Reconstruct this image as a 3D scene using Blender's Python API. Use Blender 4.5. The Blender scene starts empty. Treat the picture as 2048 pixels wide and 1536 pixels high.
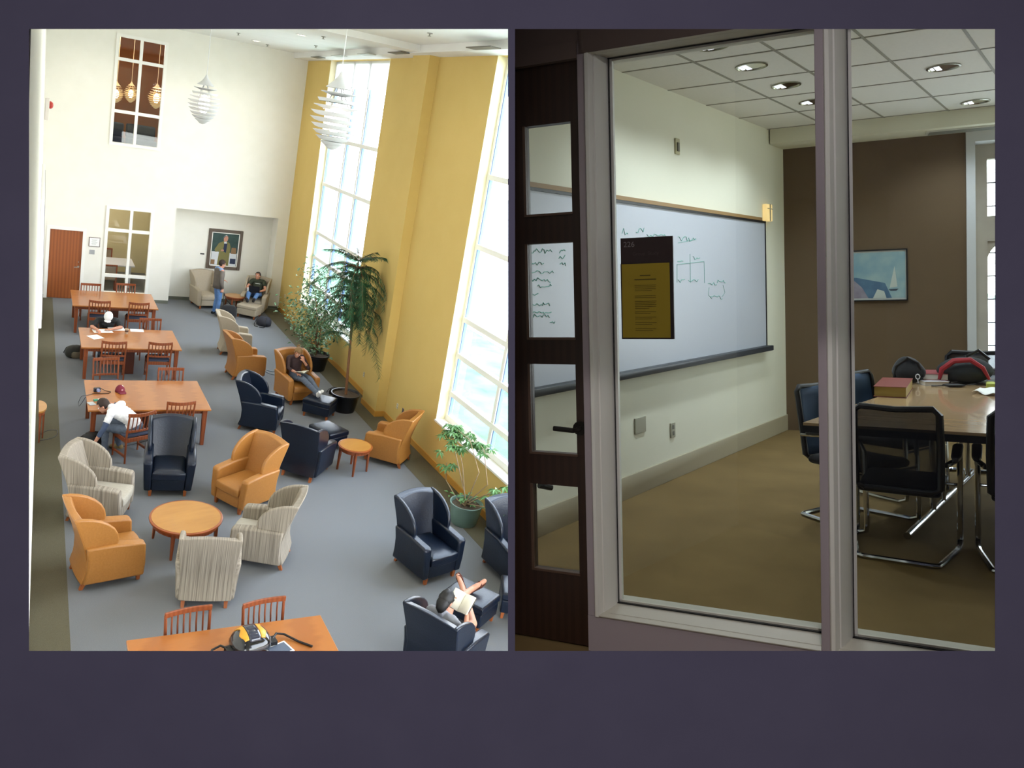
import bpy, bmesh, math, random
import numpy as np
from mathutils import Vector, Matrix
random.seed(7)
SC = bpy.context.scene
COL = SC.collection
PI = math.pi
# ---------------------------------------------------------------- camera
F, PX, PY = 1600.0, 880.0, 630.0            # focal length and principal point, 2048x1536 frame
EYE = Vector((0, 0, 6.4))                   # eye height over the lounge floor
VD = Vector((-0.16165019, 0.96296247, 0.21580664))   # lounge axes seen from the camera: down,
DD = Vector((-0.43059343, -0.26559357, 0.86258296))  # along the room,
CD = Vector((0.88795187, 0.04651177, 0.45757856))    # across the room
M3 = Matrix((CD, DD, -VD))                  # camera frame (x right, y down, z ahead) -> world
cam = bpy.data.cameras.new('camera'); camo = bpy.data.objects.new('camera', cam); COL.objects.link(camo)
cam.sensor_fit = 'HORIZONTAL'; cam.sensor_width = 36; cam.lens = F*36/2048
cam.shift_x = (1024-PX)/2048; cam.shift_y = (PY-768)/2048; cam.clip_start = 0.05; cam.clip_end = 500
cx_ = M3 @ Vector((1, 0, 0)); cy_ = M3 @ Vector((0, -1, 0)); cz_ = M3 @ Vector((0, 0, -1))
camo.matrix_world = Matrix(((cx_.x, cy_.x, cz_.x, EYE.x), (cx_.y, cy_.y, cz_.y, EYE.y), (cx_.z, cy_.z, cz_.z, EYE.z), (0, 0, 0, 1)))
SC.camera = camo
def ray(x, y): return Vector(((x-PX)/F, (y-PY)/F, 1.0))
def LF(x, y, z=0.0):                        # point of the lounge at height z seen at a place of the photo
    r = M3 @ ray(x, y); return EYE + r*((z-EYE.z)/r.z)
def LX(x, y, X): r = M3 @ ray(x, y); return EYE + r*(X/r.x)
def LY(x, y, Y): r = M3 @ ray(x, y); return EYE + r*(Y/r.y)
# second room: its own axes
HR = 1.55
vR = Vector((0.02481035, 0.99935329, 0.02602793)); YR = Vector((0.65977724, -0.03592915, 0.75060182)).normalized()
ZR = (-vR).normalized(); XR = YR.cross(ZR).normalized(); YR = ZR.cross(XR)
a_, b_, c_ = M3 @ XR, M3 @ YR, M3 @ ZR
_o = EYE - c_*HR
TR = Matrix(((a_.x, b_.x, c_.x, _o.x), (a_.y, b_.y, c_.y, _o.y), (a_.z, b_.z, c_.z, _o.z), (0, 0, 0, 1)))
TC = Matrix(((M3[0][0], M3[0][1], M3[0][2], EYE.x), (M3[1][0], M3[1][1], M3[1][2], EYE.y), (M3[2][0], M3[2][1], M3[2][2], EYE.z), (0, 0, 0, 1)))
def rr(x, y): r = ray(x, y); return Vector((r.dot(XR), r.dot(YR), r.dot(ZR)))
def RF(x, y, z=0.0): r = rr(x, y); return Vector((0, 0, HR)) + r*((z-HR)/r.z)
def RX(x, y, X): r = rr(x, y); return Vector((0, 0, HR)) + r*(X/r.x)
CR = Vector((0.9649537, 0.2624199, 0)); CN = Vector((-0.2624199, 0.9649537, 0))
def RP(x, y, P): r = rr(x, y); return Vector((0, 0, HR)) + r*(P.dot(CN)/r.dot(CN))
# ---------------------------------------------------------------- materials
def lin(h):
    v = [int(h[i:i+2], 16)/255 for i in (0, 2, 4)]
    return tuple([(c/12.92 if c <= .04045 else ((c+.055)/1.055)**2.4) for c in v]) + (1,)
MATS = {}
def mat(name, col, rough=.6, metal=0, spec=.5, kind=None, col2=None, scale=10, bump=0, stretch=(1, 1, 1), amt=.5, coat=0, alpha=1, emit=None, es=0, trans=0, sheen=0):
    if name in MATS: return MATS[name]
    m = bpy.data.materials.new(name); m.use_nodes = True; MATS[name] = m
    nt = m.node_tree; N = nt.nodes; L = nt.links; b = N['Principled BSDF']
    c = lin(col) if isinstance(col, str) else col
    b.inputs['Base Color'].default_value = c; b.inputs['Roughness'].default_value = rough
    b.inputs['Metallic'].default_value = metal; b.inputs['Specular IOR Level'].default_value = spec
    b.inputs['Coat Weight'].default_value = coat; b.inputs['Alpha'].default_value = alpha
    b.inputs['Transmission Weight'].default_value = trans
    if sheen: b.inputs['Sheen Weight'].default_value = sheen
    if emit: b.inputs['Emission Color'].default_value = lin(emit); b.inputs['Emission Strength'].default_value = es
    m.diffuse_color = c
    if kind:
        tc = N.new('ShaderNodeTexCoord'); mp = N.new('ShaderNodeMapping'); mp.inputs['Scale'].default_value = stretch
        L.new(tc.outputs['Object'], mp.inputs['Vector'])
        if kind == 'wave':
            t = N.new('ShaderNodeTexWave'); t.inputs['Scale'].default_value = scale; t.inputs['Distortion'].default_value = 3; t.inputs['Detail'].default_value = 3
        elif kind == 'voronoi':
            t = N.new('ShaderNodeTexVoronoi'); t.inputs['Scale'].default_value = scale
        else:
            t = N.new('ShaderNodeTexNoise'); t.inputs['Scale'].default_value = scale; t.inputs['Detail'].default_value = 5
        L.new(mp.outputs[0], t.inputs['Vector'])
        fac = t.outputs['Distance'] if kind == 'voronoi' else t.outputs[1] if kind == 'wave' else t.outputs[0]
        if col2:
            rp = N.new('ShaderNodeValToRGB'); rp.color_ramp.elements[0].position = .5-amt/2; rp.color_ramp.elements[1].position = .5+amt/2
            rp.color_ramp.elements[0].color = c; rp.color_ramp.elements[1].color = lin(col2)
            L.new(fac, rp.inputs[0]); L.new(rp.outputs[0], b.inputs['Base Color'])
        if bump:
            bp = N.new('ShaderNodeBump'); bp.inputs['Strength'].default_value = bump; bp.inputs['Distance'].default_value = .01
            L.new(fac, bp.inputs['Height']); L.new(bp.outputs[0], b.inputs['Normal'])
    return m
def glow(name, col, mix=.5):                 # thin white sheet that lets light through
    m = mat(name, col, .6); nt = m.node_tree; N = nt.nodes; b = N['Principled BSDF']; t = N.new('ShaderNodeBsdfTranslucent'); t.inputs[0].default_value = lin(col); x = N.new('ShaderNodeMixShader'); x.inputs[0].default_value = mix
    nt.links.new(b.outputs[0], x.inputs[1]); nt.links.new(t.outputs[0], x.inputs[2]); nt.links.new(x.outputs[0], N['Material Output'].inputs[0]); return m
def glassmat(name, tint, refl=.05):
    if name in MATS: return MATS[name]
    m = bpy.data.materials.new(name); m.use_nodes = True; MATS[name] = m
    nt = m.node_tree; nt.nodes.clear(); N = nt.nodes; L = nt.links
    o = N.new('ShaderNodeOutputMaterial'); mx = N.new('ShaderNodeMixShader'); t = N.new('ShaderNodeBsdfTransparent'); g = N.new('ShaderNodeBsdfGlossy')
    lw = N.new('ShaderNodeLayerWeight'); pw = N.new('ShaderNodeMath'); pw.operation = 'POWER'; pw.inputs[1].default_value = 5
    fr = N.new('ShaderNodeMath'); fr.operation = 'MULTIPLY_ADD'; fr.inputs[1].default_value = .5; fr.inputs[2].default_value = refl/2
    L.new(lw.outputs['Facing'], pw.inputs[0]); L.new(pw.outputs[0], fr.inputs[0])
    t.inputs[0].default_value = lin(tint); g.inputs['Roughness'].default_value = .02; g.inputs['Color'].default_value = (1, 1, 1, 1)
    L.new(fr.outputs[0], mx.inputs[0]); L.new(t.outputs[0], mx.inputs[1]); L.new(g.outputs[0], mx.inputs[2]); L.new(mx.outputs[0], o.inputs[0])
    return m
white = mat('white_wall_paint', 'f1eee4', .85, spec=.2, kind='noise', col2='edeadf', scale=3)
ceilm = mat('ceiling_paint', 'eceae6', .9, spec=.1, kind='noise', col2='e6e4e0', scale=2)
yellow = mat('yellow_wall_paint', 'd9bc74', .8, spec=.2, kind='noise', col2='d6b86f', scale=2)
ochre = mat('ochre_baseboard_paint', 'c8923c', .7)
carpet = mat('grey_carpet', '707275', .95, spec=.1, kind='noise', col2='86888b', scale=180, bump=.4, amt=.35)
carpet_d = mat('darker_olive_carpet', '615c4b', .95, spec=.1, kind='noise', col2='6d6856', scale=180, bump=.4, amt=.35)
trimw = mat('white_trim_paint', 'f4f2ea', .5)
doorwood = mat('orange_door_veneer', '9a5526', .45, kind='wave', col2='8a4a20', scale=1.2, stretch=(3, 3, .25))
wood = mat('cherry_table_wood', 'ac6a30', .28, kind='wave', col2='a05f29', scale=1.5, stretch=(.4, 5, 1), coat=.25)
woodd = mat('cherry_chair_wood', '7f3f1e', .4, kind='wave', col2='8d4926', scale=3, stretch=(2, 2, .5))
woodt = mat('round_table_wood', 'b98440', .3, kind='noise', col2='aa7433', scale=3, stretch=(.6, 3, 1), coat=.3)
leg_w = mat('short_leg_wood', '9c5526', .5)
orange = mat('tan_orange_leather', 'ab7336', .42, kind='noise', col2='a06a2e', scale=40, bump=.15)
navy = mat('navy_leather', '0c1524', .3, kind='noise', col2='101b2d', scale=40, bump=.15)
beige = mat('beige_upholstery', 'b3a794', .9, spec=.1, kind='noise', col2='a89b87', scale=60, bump=.2)
stripe_x = mat('striped_upholstery_back', 'b5aa9a', .9, spec=.1, kind='noise', col2='6f675d', scale=85, stretch=(1, 0, .012), amt=.45)
stripe_y = mat('striped_upholstery_side', 'b5aa9a', .9, spec=.1, kind='noise', col2='6f675d', scale=85, stretch=(0, 1, .012), amt=.45)
stripe = mat('light_upholstery', 'b9b2a4', .9, spec=.1, kind='noise', col2='aaa294', scale=60, stretch=(1, .1, 1), amt=.6)
seatblue = mat('blue_grey_seat_fabric', '3d4459', .85)
black = mat('black_plastic', '121214', .4)
blackc = mat('black_cloth', '17171a', .85, sheen=.2)
chrome = mat('chrome', 'c9cbd0', .12, metal=1)
steel = mat('brushed_steel', 'b0aeaa', .35, metal=1)
paper = mat('white_paper', 'f2f2ee', .8)
wglass = glassmat('window_glass', 'ffffff')
# ---------------------------------------------------------------- mesh builder
class MB:
    def __init__(s): s.bm = bmesh.new(); s.mi = 0
    def _f(s, vs):
        try: f = s.bm.faces.new(vs); f.material_index = s.mi; return f
        except ValueError: return None
    def hexa(s, p):
        v = [s.bm.verts.new(q) for q in p]
        for q in ((3, 2, 1, 0), (4, 5, 6, 7), (0, 1, 5, 4), (1, 2, 6, 5), (2, 3, 7, 6), (3, 0, 4, 7)): s._f([v[i] for i in q])
        return s
    def box(s, x0, x1, y0, y1, z0, z1, m=None):
        p = [Vector(q) for q in ((x0, y0, z0), (x1, y0, z0), (x1, y1, z0), (x0, y1, z0), (x0, y0, z1), (x1, y0, z1), (x1, y1, z1), (x0, y1, z1))]
        if m: p = [m @ q for q in p]
        return s.hexa(p)
    def prism(s, poly, f, a, b):             # f(u, v, w) -> point, polygon in u, v between w = a and b
        n = len(poly); A = [s.bm.verts.new(f(u, v, a)) for u, v in poly]; B = [s.bm.verts.new(f(u, v, b)) for u, v in poly]
        s._f(A[::-1]); s._f(B)
        for i in range(n): s._f([A[i], A[(i+1) % n], B[(i+1) % n], B[i]])
        return s
    def rings(s, R, closed=False, caps=True):
        V = [[s.bm.verts.new(q) for q in r] for r in R]; n = len(V[0])
        for i in range(len(V)-1 + (1 if closed else 0)):
            a, b = V[i], V[(i+1) % len(V)]
            for j in range(n): s._f([a[j], a[(j+1) % n], b[(j+1) % n], b[j]])
        if caps and not closed: s._f(V[0][::-1]); s._f(V[-1])
        return s
    def tube(s, pts, r, n=8, closed=False):
        pts = [Vector(p) for p in pts]; rs = r if isinstance(r, (list, tuple)) else [r]*len(pts)
        R = []; up = None
        for i, p in enumerate(pts):
            if closed: t = pts[(i+1) % len(pts)]-pts[i-1]
            else: t = pts[min(i+1, len(pts)-1)]-pts[max(i-1, 0)]
            t = t.normalized() if t.length > 1e-9 else Vector((0, 0, 1))
            if up is None: up = Vector((0, 0, 1)) if abs(t.z) < .9 else Vector((1, 0, 0))
            u = (up-t*up.dot(t)).normalized(); w = t.cross(u); up = u
            R.append([p+(u*math.cos(2*PI*k/n)+w*math.sin(2*PI*k/n))*rs[i] for k in range(n)])
        return s.rings(R, closed)
    def lathe(s, prof, c=(0, 0, 0), n=24, m=None):
        c = Vector(c); R = []
        for r, z in prof:
            ring = [Vector((c.x+max(r, .0004)*math.cos(2*PI*k/n), c.y+max(r, .0004)*math.sin(2*PI*k/n), c.z+z)) for k in range(n)]
            R.append([m @ q for q in ring] if m else ring)
        return s.rings(R)
    def ball(s, c, r, n=12, m=None):
        c = Vector(c); r = (r, r, r) if not isinstance(r, (tuple, list)) else r; k = max(5, n//2+1)
        R = []
        for i in range(k+1):
            th = PI*(.02+.96*i/k)
            ring = [Vector((r[0]*math.sin(th)*math.cos(2*PI*j/n), r[1]*math.sin(th)*math.sin(2*PI*j/n), -r[2]*math.cos(th))) for j in range(n)]
            R.append([(m @ q if m else q)+c for q in ring])
        return s.rings(R)
    def grid(s, f, nu, nv):
        V = [[s.bm.verts.new(f(i/nu, j/nv)) for j in range(nv+1)] for i in range(nu+1)]
        for i in range(nu):
            for j in range(nv): s._f([V[i][j], V[i+1][j], V[i+1][j+1], V[i][j+1]])
        return s
    def build(s, name, mats, parent=None, smooth=False, bevel=0, seg=2, solid=0, sub=0, loc=None):
        bmesh.ops.recalc_face_normals(s.bm, faces=s.bm.faces)
        me = bpy.data.meshes.new(name); s.bm.to_mesh(me); s.bm.free()
        for m in (mats if isinstance(mats, (list, tuple)) else [mats]): me.materials.append(m)
        o = bpy.data.objects.new(name, me); COL.objects.link(o)
        if parent: o.parent = parent
        if loc is not None: o.location = loc
        if solid: d = o.modifiers.new('s', 'SOLIDIFY'); d.thickness = solid; d.offset = 0
        if bevel:
            d = o.modifiers.new('b', 'BEVEL'); d.width = bevel; d.segments = seg; d.limit_method = 'ANGLE'; d.angle_limit = .6
        if sub: d = o.modifiers.new('u', 'SUBSURF'); d.levels = sub; d.render_levels = sub
        if smooth or bevel or sub:
            me.polygons.foreach_set('use_smooth', [True]*len(me.polygons))
            if smooth != 'all' and not sub:
                try: me.set_sharp_from_angle(angle=.7)
                except Exception: pass
        return o
def tag(o, label=None, cat=None, group=None, kind=None):
    if label: o['label'] = label
    if cat: o['category'] = cat
    if group: o['group'] = group
    if kind: o['kind'] = kind
    return o
def struct(o): o['kind'] = 'structure'; return o
def empty(name, loc=(0, 0, 0), rz=0):
    o = bpy.data.objects.new(name, None); o.empty_display_size = .1; COL.objects.link(o); o.location = loc; o.rotation_euler = (0, 0, rz); return o
def kids(o): return [c for c in bpy.data.objects if c.parent == o]
def dup(root, loc=None, rz=None, label=None, group=None):
    def cp(o, par):
        c = o.copy(); COL.objects.link(c)
        if par: c.parent = par
        for ch in TREE.get(o.name) or []: cp(ch, c)
        return c
    TREE = {}
    for o in bpy.data.objects:
        if o.parent: TREE.setdefault(o.parent.name, []).append(o)
    r = cp(root, None)
    if loc is not None: r.location = loc
    if rz is not None: r.rotation_euler = (0, 0, rz)
    if label: r['label'] = label
    if group: r['group'] = group
    return r
def recolor(root, pairs):                    # give a copied thing its own materials (fresh mesh data)
    for o in kids(root)+[g for c in kids(root) for g in kids(c)]:
        o.data = o.data.copy()
        for i, m in enumerate(o.data.materials):
            if m in pairs: o.data.materials[i] = pairs[m]
def slab(mb, f, us, vs, holes, a, b):        # wall with rectangular holes; f(u, v, w)
    us = sorted(set(us+[h[0] for h in holes]+[h[1] for h in holes])); vs = sorted(set(vs+[h[2] for h in holes]+[h[3] for h in holes]))
    for i in range(len(us)-1):
        j = 0
        while j < len(vs)-1:
            u, v = (us[i]+us[i+1])/2, (vs[j]+vs[j+1])/2
            if any(h[0] < u < h[1] and h[2] < v < h[3] for h in holes): j += 1; continue
            k = j
            while k+1 < len(vs)-1 and not any(h[0] < u < h[1] and h[2] < (vs[k+1]+vs[k+2])/2 < h[3] for h in holes): k += 1
            u0, u1, v0, v1 = us[i], us[i+1], vs[j], vs[k+1]
            mb.hexa([f(u0, v0, a), f(u1, v0, a), f(u1, v0, b), f(u0, v0, b), f(u0, v1, a), f(u1, v1, a), f(u1, v1, b), f(u0, v1, b)])
            j = k+1
    return mb
fY = lambda u, v, w: Vector((u, w, v))       # wall across the lounge: u = x, v = z, w = y
fX = lambda u, v, w: Vector((w, u, v))       # wall along the lounge: u = y, v = z, w = x
fZ = lambda u, v, w: Vector((u, v, w))
# ================================================================ lounge shell
FY, RXW, ZC = 25.2, 7.35, 8.12
XL = .27
fl = struct(MB().box(XL-.5, RXW+.3, -2, FY+1.2, -.2, 0).build('floor', carpet))
bl = MB(); bl.box(-.2, .62, 3, FY, 0, .003); bl.box(6.78, RXW, 3, FY, 0, .003); struct(bl.build('floor_edge_strips', carpet_d))  # thin strips of darker olive along both long walls
# far wall with its door, two windows and the alcove
dX0, dX1, dZ = .43, 1.35, 2.07
w1 = (1.93, 3.2, .22, 2.84); w2 = (1.87, 3.2, 4.66, 7.68); alc = (3.85, 7.0, 0, 3.0)
struct(slab(MB(), fY, [XL-.5, RXW+.3], [0, ZC+.4], [(dX0, dX1, 0, dZ), w1, w2, alc], FY, FY+.25).build('wall_far', white))
m = MB(); AB = FY+.62
m.box(alc[0]-.1, alc[1]+.1, AB, AB+.15, 0, 3.1); m.box(alc[0]-.15, alc[0], FY+.25, AB, 0, 3.1); m.box(alc[1], alc[1]+.15, FY+.25, AB, 0, 3.1)
m.box(alc[0]-.1, alc[1]+.1, FY+.25, AB, 3.0, 3.1); struct(m.build('wall_alcove', white))
def bb(name, m_, boxes, mt=carpet_d):
    for q in boxes: m_.box(*q)
    return struct(m_.build(name, mt))
grbase = mat('grey_rubber_base', '6f7266', .7)
bb('baseboard_far', MB(), [(XL, dX0-.06, FY-.012, FY, 0, .1), (dX1+.06, w1[0], FY-.012, FY, 0, .1), (w1[1], alc[0], FY-.012, FY, 0, .1), (alc[0], alc[1], AB-.012, AB, 0, .1), (alc[1], RXW, FY-.012, FY, 0, .1)], grbase)
# door
d = MB(); d.box(dX0+.03, dX1-.03, FY+.02, FY+.065, .01, dZ-.03); dr = struct(d.build('door_1', doorwood))
d = MB()
for q in ((dX0-.06, dX0+.03, FY-.02, FY+.09, 0, dZ+.06), (dX1-.03, dX1+.06, FY-.02, FY+.09, 0, dZ+.06), (dX0+.03, dX1-.03, FY-.02, FY+.09, dZ-.03, dZ+.06)): d.box(*q)
d.build('door_frame', trimw, dr)
d = MB(); d.tube([(dX1-.1, FY+.02, .98), (dX1-.1, FY-.04, .98), (dX1-.22, FY-.045, .97)], .012); d.lathe([(.03, 0), (.03, .01)], n=12, m=Matrix.Translation((dX1-.1, FY+.015, .98)) @ Matrix.Rotation(PI/2, 4, 'X')); d.lathe([(.014, 0), (.014, .012)], n=10, m=Matrix.Translation((dX1-.1, FY+.015, 1.12)) @ Matrix.Rotation(PI/2, 4, 'X'))
d.build('door_handle', steel, dr, smooth=True)
# framed interior windows in the far wall
def inner_window(name, w, bars_z, bar_x):
    r = MB(); t = .055; y0, y1 = FY-.03, FY+.12; bars_z = sorted(bars_z)
    for q in ((w[0]-.03, w[0]+t, y0, y1, w[2]-.03, w[3]+.03), (w[1]-t, w[1]+.03, y0, y1, w[2]-.03, w[3]+.03), (w[0]+t, w[1]-t, y0, y1, w[3]-t, w[3]+.03), (w[0]+t, w[1]-t, y0, y1, w[2]-.03, w[2]+t)): r.box(*q)
    for z in bars_z: r.box(w[0]+t, w[1]-t, FY-.01, FY+.08, z-.045, z+.045)
    zz = [w[2]+t]+sum([[z-.045, z+.045] for z in bars_z], [])+[w[3]-t]
    for i in range(0, len(zz), 2): r.box(bar_x-.04, bar_x+.04, FY-.01, FY+.08, zz[i], zz[i+1])
    o = struct(r.build(name, trimw)); g = MB(); g.box(w[0]+.03, w[1]-.03, FY+.03, FY+.036, w[2]+.03, w[3]-.03); g.build('window_pane', wglass, o); return o
inner_window('window_1', w1, [LY(260, 463, FY).z, LY(255, 553, FY).z], LY(262, 450, FY).x)
inner_window('window_2', w2, [LY(283, 125, FY).z, LY(275, 228, FY).z], LY(278, 170, FY).x)
# rooms behind those windows
cream = mat('cream_wall_paint', 'cfc7a2', .85); orangew = mat('burnt_orange_wall', 'a0622a', .8)
m = MB(); BY = FY+4.2; m.box(.3, 4.6, BY, BY+.1, 0, 3.0); m.box(.2, .3, FY+.25, BY, 0, 3.0); m.box(3.62, 3.72, FY+.9, BY, 0, 3.0); struct(m.build('wall_meeting_room', cream))
struct(MB().box(.2, 3.7, FY+.25, BY, 3.0, 3.1).build('ceiling_meeting_room', ceilm))
struct(MB().box(.2, 3.7, FY+.25, BY+.3, -.1, 0).build('floor_meeting_room', carpet))
m = MB(); UY = FY+5.5; m.box(.2, 4.5, UY, UY+.1, 4.3, 8.4); m.box(.1, .2, FY+.25, UY, 4.3, 8.4); struct(m.build('wall_upper_room', orangew))
struct(MB().box(4.1, 4.2, FY+.25, UY, 4.3, 8.4).build('wall_upper_side', white))
struct(MB().box(.1, 4.5, FY+.25, UY, 8.1, 8.2).build('ceiling_upper_room', ceilm))
struct(MB().box(.1, 4.5, FY+.25, UY, 4.2, 4.3).build('floor_upper_room', carpet))
# right wall: three planes, a pilaster and tall windows
Z0 = .93
WA = (18.45, 22.95, Z0, 7.97); WB = (8.3, 13.3, Z0, 7.97); YE = 6.5
struct(slab(MB(), fX, [16.6, FY+.25], [0, ZC+.3], [WA], RXW, RXW+.3).build('wall_right', yellow))
struct(slab(MB(), fX, [YE, 15.75], [0, ZC+.3], [WB], RXW, RXW+.3).build('wall_right_near', yellow))
struct(MB().box(RXW, RXW+.3, -2.5, YE, 0, Z0).build('wall_right_low', yellow))
struct(MB().box(7.12, RXW+.3, 15.75, 16.6, 0, ZC).build('wall_pilaster', yellow))
m = MB(); bs = .13
m.box(RXW-.02, RXW, 16.6, FY, 0, bs); m.box(7.1, 7.12, 15.73, 16.62, 0, bs); m.box(7.12, RXW-.02, 15.73, 15.75, 0, bs); m.box(RXW-.02, RXW, YE, 15.73, 0, bs); struct(m.build('baseboard_right', ochre, bevel=.004))
glw = RXW+.3
def big_window(name, y0, y1, hz, vy, zs=Z0, zt=7.97):
    o = MB(); t = .09; x0, x1 = RXW+.2, RXW+.3
    o.box(x0, x1, y0, y0+t, zs, zt); o.box(x0, x1, y1-t, y1, zs, zt); o.box(x0, x1, y0+t, y1-t, zs, zs+t+.03); o.box(x0, x1, y0+t, y1-t, zt-t, zt)
    for z in hz: o.box(x0-.02, x1-.01, y0+t, y1-t, z-.05, z+.05)
    zz = [zs+t+.03]+sum([[z-.05, z+.05] for z in sorted(hz)], [])+[zt-t]
    for v in vy:
        for i in range(0, len(zz), 2): o.box(x0-.01, x1-.01, v-.045, v+.045, zz[i], zz[i+1])
    w = struct(o.build(name, trimw)); g = MB(); g.box(RXW+.245, RXW+.25, y0+.03, y1-.03, zs+.03, zt-.03); g.build('window_pane', wglass, w)
    r_ = MB(); r_.box(RXW-.002, x0, y0, y0+.012, zs, zt); r_.box(RXW-.002, x0, y1-.012, y1, zs, zt); r_.build('jamb_liner', mat('cream_reveal', 'f6edc8', .6), w)  # pale cream faces laid over the yellow sides of the opening
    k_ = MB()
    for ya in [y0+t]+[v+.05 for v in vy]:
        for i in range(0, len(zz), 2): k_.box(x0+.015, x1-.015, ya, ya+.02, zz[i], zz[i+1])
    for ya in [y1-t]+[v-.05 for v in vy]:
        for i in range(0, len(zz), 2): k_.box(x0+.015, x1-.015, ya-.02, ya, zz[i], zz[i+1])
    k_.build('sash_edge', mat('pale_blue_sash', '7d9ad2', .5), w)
    s = MB(); s.box(RXW-.035, RXW+.2, y0, y1, zs-.04, zs+.001); s.build('window_sill', trimw, w, bevel=.006); return w
hz = [1.5, 2.3, 3.03, 4.48, 5.8]
wi = big_window('window_3', WA[0], WA[1], hz, [20.15, 21.35])
big_window('window_4', WB[0], WB[1], hz, [9.95, 11.55])
shadem = glow('white_roller_shade', 'f6f6f6', .6)
s = MB(); s.box(RXW+.16, RXW+.165, WA[0]+.02, WA[1]-.02, 7.28, 7.95); s.box(RXW+.15, RXW+.175, WA[0]+.02, WA[1]-.02, 7.24, 7.28)
tag(s.build('roller_shade', shadem), 'white roller shade drawn down over the top of the far tall window', 'window shade')
# left wall, ceiling and soffit
xw = lambda y, z: .135+.0056*y-.0255*z        # the left wall leans a little
struct(MB().hexa([(xw(y, z)-o, y, z) for z in (0, ZC) for o, y in ((.2, .0), (0, .0), (0, FY), (.2, FY))]).build('wall_left', white))
struct(MB().box(XL-.6, RXW+.3, -2, FY+.3, ZC, ZC+.2).build('ceiling', ceilm))
m = MB(); m.box(6.88, RXW, 6, FY, 7.97, ZC); m.box(XL, 6.88, 15.75, 16.35, 7.99, ZC); struct(m.build('ceiling_soffit', ceilm))
vent = mat('grey_vent', '6a655c', .6)
for i, (x, y) in enumerate([(636, 115), (678, 112), (733, 109), (797, 106), (966, 96)]):
    q = LF(x, y, 7.96); t = MB(); L_ = .75 if i < 4 else .9; t.box(-.1, .1, -L_/2, L_/2, -.012, .006)
    o = t.build('ceiling_vent', vent if i in (0, 3, 4) else mat('pale_vent', 'b9b6ad', .6), loc=(min(q.x, 7.2), q.y, 7.965))
    tag(o, ['dark slot vent in the soffit beside the far corner', 'pale slot vent in the soffit over the far window, farther of two', 'pale slot vent in the soffit over the far window, nearer of two', 'dark slot vent in the soffit at the near edge of the far window', 'wide dark slot vent in the soffit nearest the camera'][i], 'vent')
spr = mat('sprinkler_metal', '9a978f', .4, metal=.6)
for i, (x, y) in enumerate([(477, 66), (535, 89), (647, 73), (860, 66), (632, 91)]):
    q = LF(x, y, ZC); t = MB(); t.lathe([(.05, 0), (.05, -.012), (.018, -.015), (.014, -.05), (.035, -.055), (.035, -.06)], n=12)
    if q.y > 25: q.y = 24.4
    o = t.build('sprinkler_head', spr, loc=(q.x, q.y, ZC)); tag(o, 'small metal sprinkler head on the white lounge ceiling', 'sprinkler', 'sprinkler heads on the lounge ceiling')
# things on the walls
def plate(name, c, w, h, mt, label, cat, axis='Y', depth=.012, group=None):
    t = MB()
    if axis == 'Y': t.box(-w/2, w/2, -depth, 0, -h/2, h/2)
    else: t.box(-depth, 0, -w/2, w/2, -h/2, h/2)
    return tag(t.build(name, mt, loc=c, bevel=.002), label, cat, group)
c = LY(189, 484, FY); t = empty('framed_certificate', (c.x, FY, c.z))
b = MB(); b.box(-.15, .15, -.02, 0, -.14, .14); b.build('picture_frame', mat('thin_walnut_frame', '5d4436', .4), t, bevel=.004)
b = MB(); b.box(-.135, .135, -.023, -.02, -.125, .125); b.build('paper_sheet', paper, t)
b = MB()
for i in range(6): b.box(-.08+.01*(i % 2), .08-.02*(i % 3), -.0245, -.023, .07-.028*i, .076-.028*i)
b.build('print_lines', mat('grey_print', '9a9a94', .8), t)
tag(t, 'small framed certificate between the wooden door and the lower window', 'certificate')
c = LY(184, 504, FY); plate('wall_plate', (c.x, FY, c.z), .14, .13, mat('grey_plate', 'a5a6a6', .5), 'grey square plate below the framed certificate', 'wall plate')
outm = mat('ivory_plastic', 'd9d2bd', .5)
def outlet(name, loc, mt, label, rot=0, dark=False, cat='outlet'):
    e = MB(); e.box(-.04, .04, -.008, 0, -.06, .06); o = e.build('outlet' if not name else name, mt, bevel=.003); o.location = loc; o.rotation_euler = (0, 0, rot)
    e = MB()
    for s_ in (-.024, .024): e.box(-.017, .017, -.011, -.008, s_-.014, s_+.014)
    e.build('socket', mat('socket_dark', '4b463c', .6) if dark else mat('socket_pale', 'a49d8a', .6), o)
    return tag(o, label, cat)
for x, y, l in ((728, 749, 'pale wall outlet low on the yellow wall behind the pine pot'), (795, 812, 'pale wall outlet just past the pilaster, nearer the window of two'), (806, 822, 'dark wall outlet low on the yellow wall behind the lone orange chair'), (570, 592, 'pale outlet low on the yellow wall beside the far corner')):
    q = LX(x, y, RXW); outlet('', (RXW, q.y, max(q.z, .35)), outm if 'pale' in l else mat('brown_plate', '5a4a5c', .5), l, -PI/2, 'dark' in l)
bpy.data.objects['outlet.001']['label'] = 'pale wall outlet on the yellow wall, farther of the pair past the pilaster'
q = LY(75, 215, 17.0); t = empty('alarm_strobe', (xw(17, q.z)+.02, 17, q.z)); b = MB(); b.box(0, .07, -.14, .14, -.2, .2); b.build('housing', mat('white_alarm_case', 'e8dfd8', .5), t, bevel=.01); b = MB(); b.ball((.09, 0, .08), (.05, .1, .07), 10); b.build('red_lens', mat('red_lens', 'c03a30', .4), t, smooth='all'); tag(t, 'small red and white alarm strobe high on the left wall', 'alarm')
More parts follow.
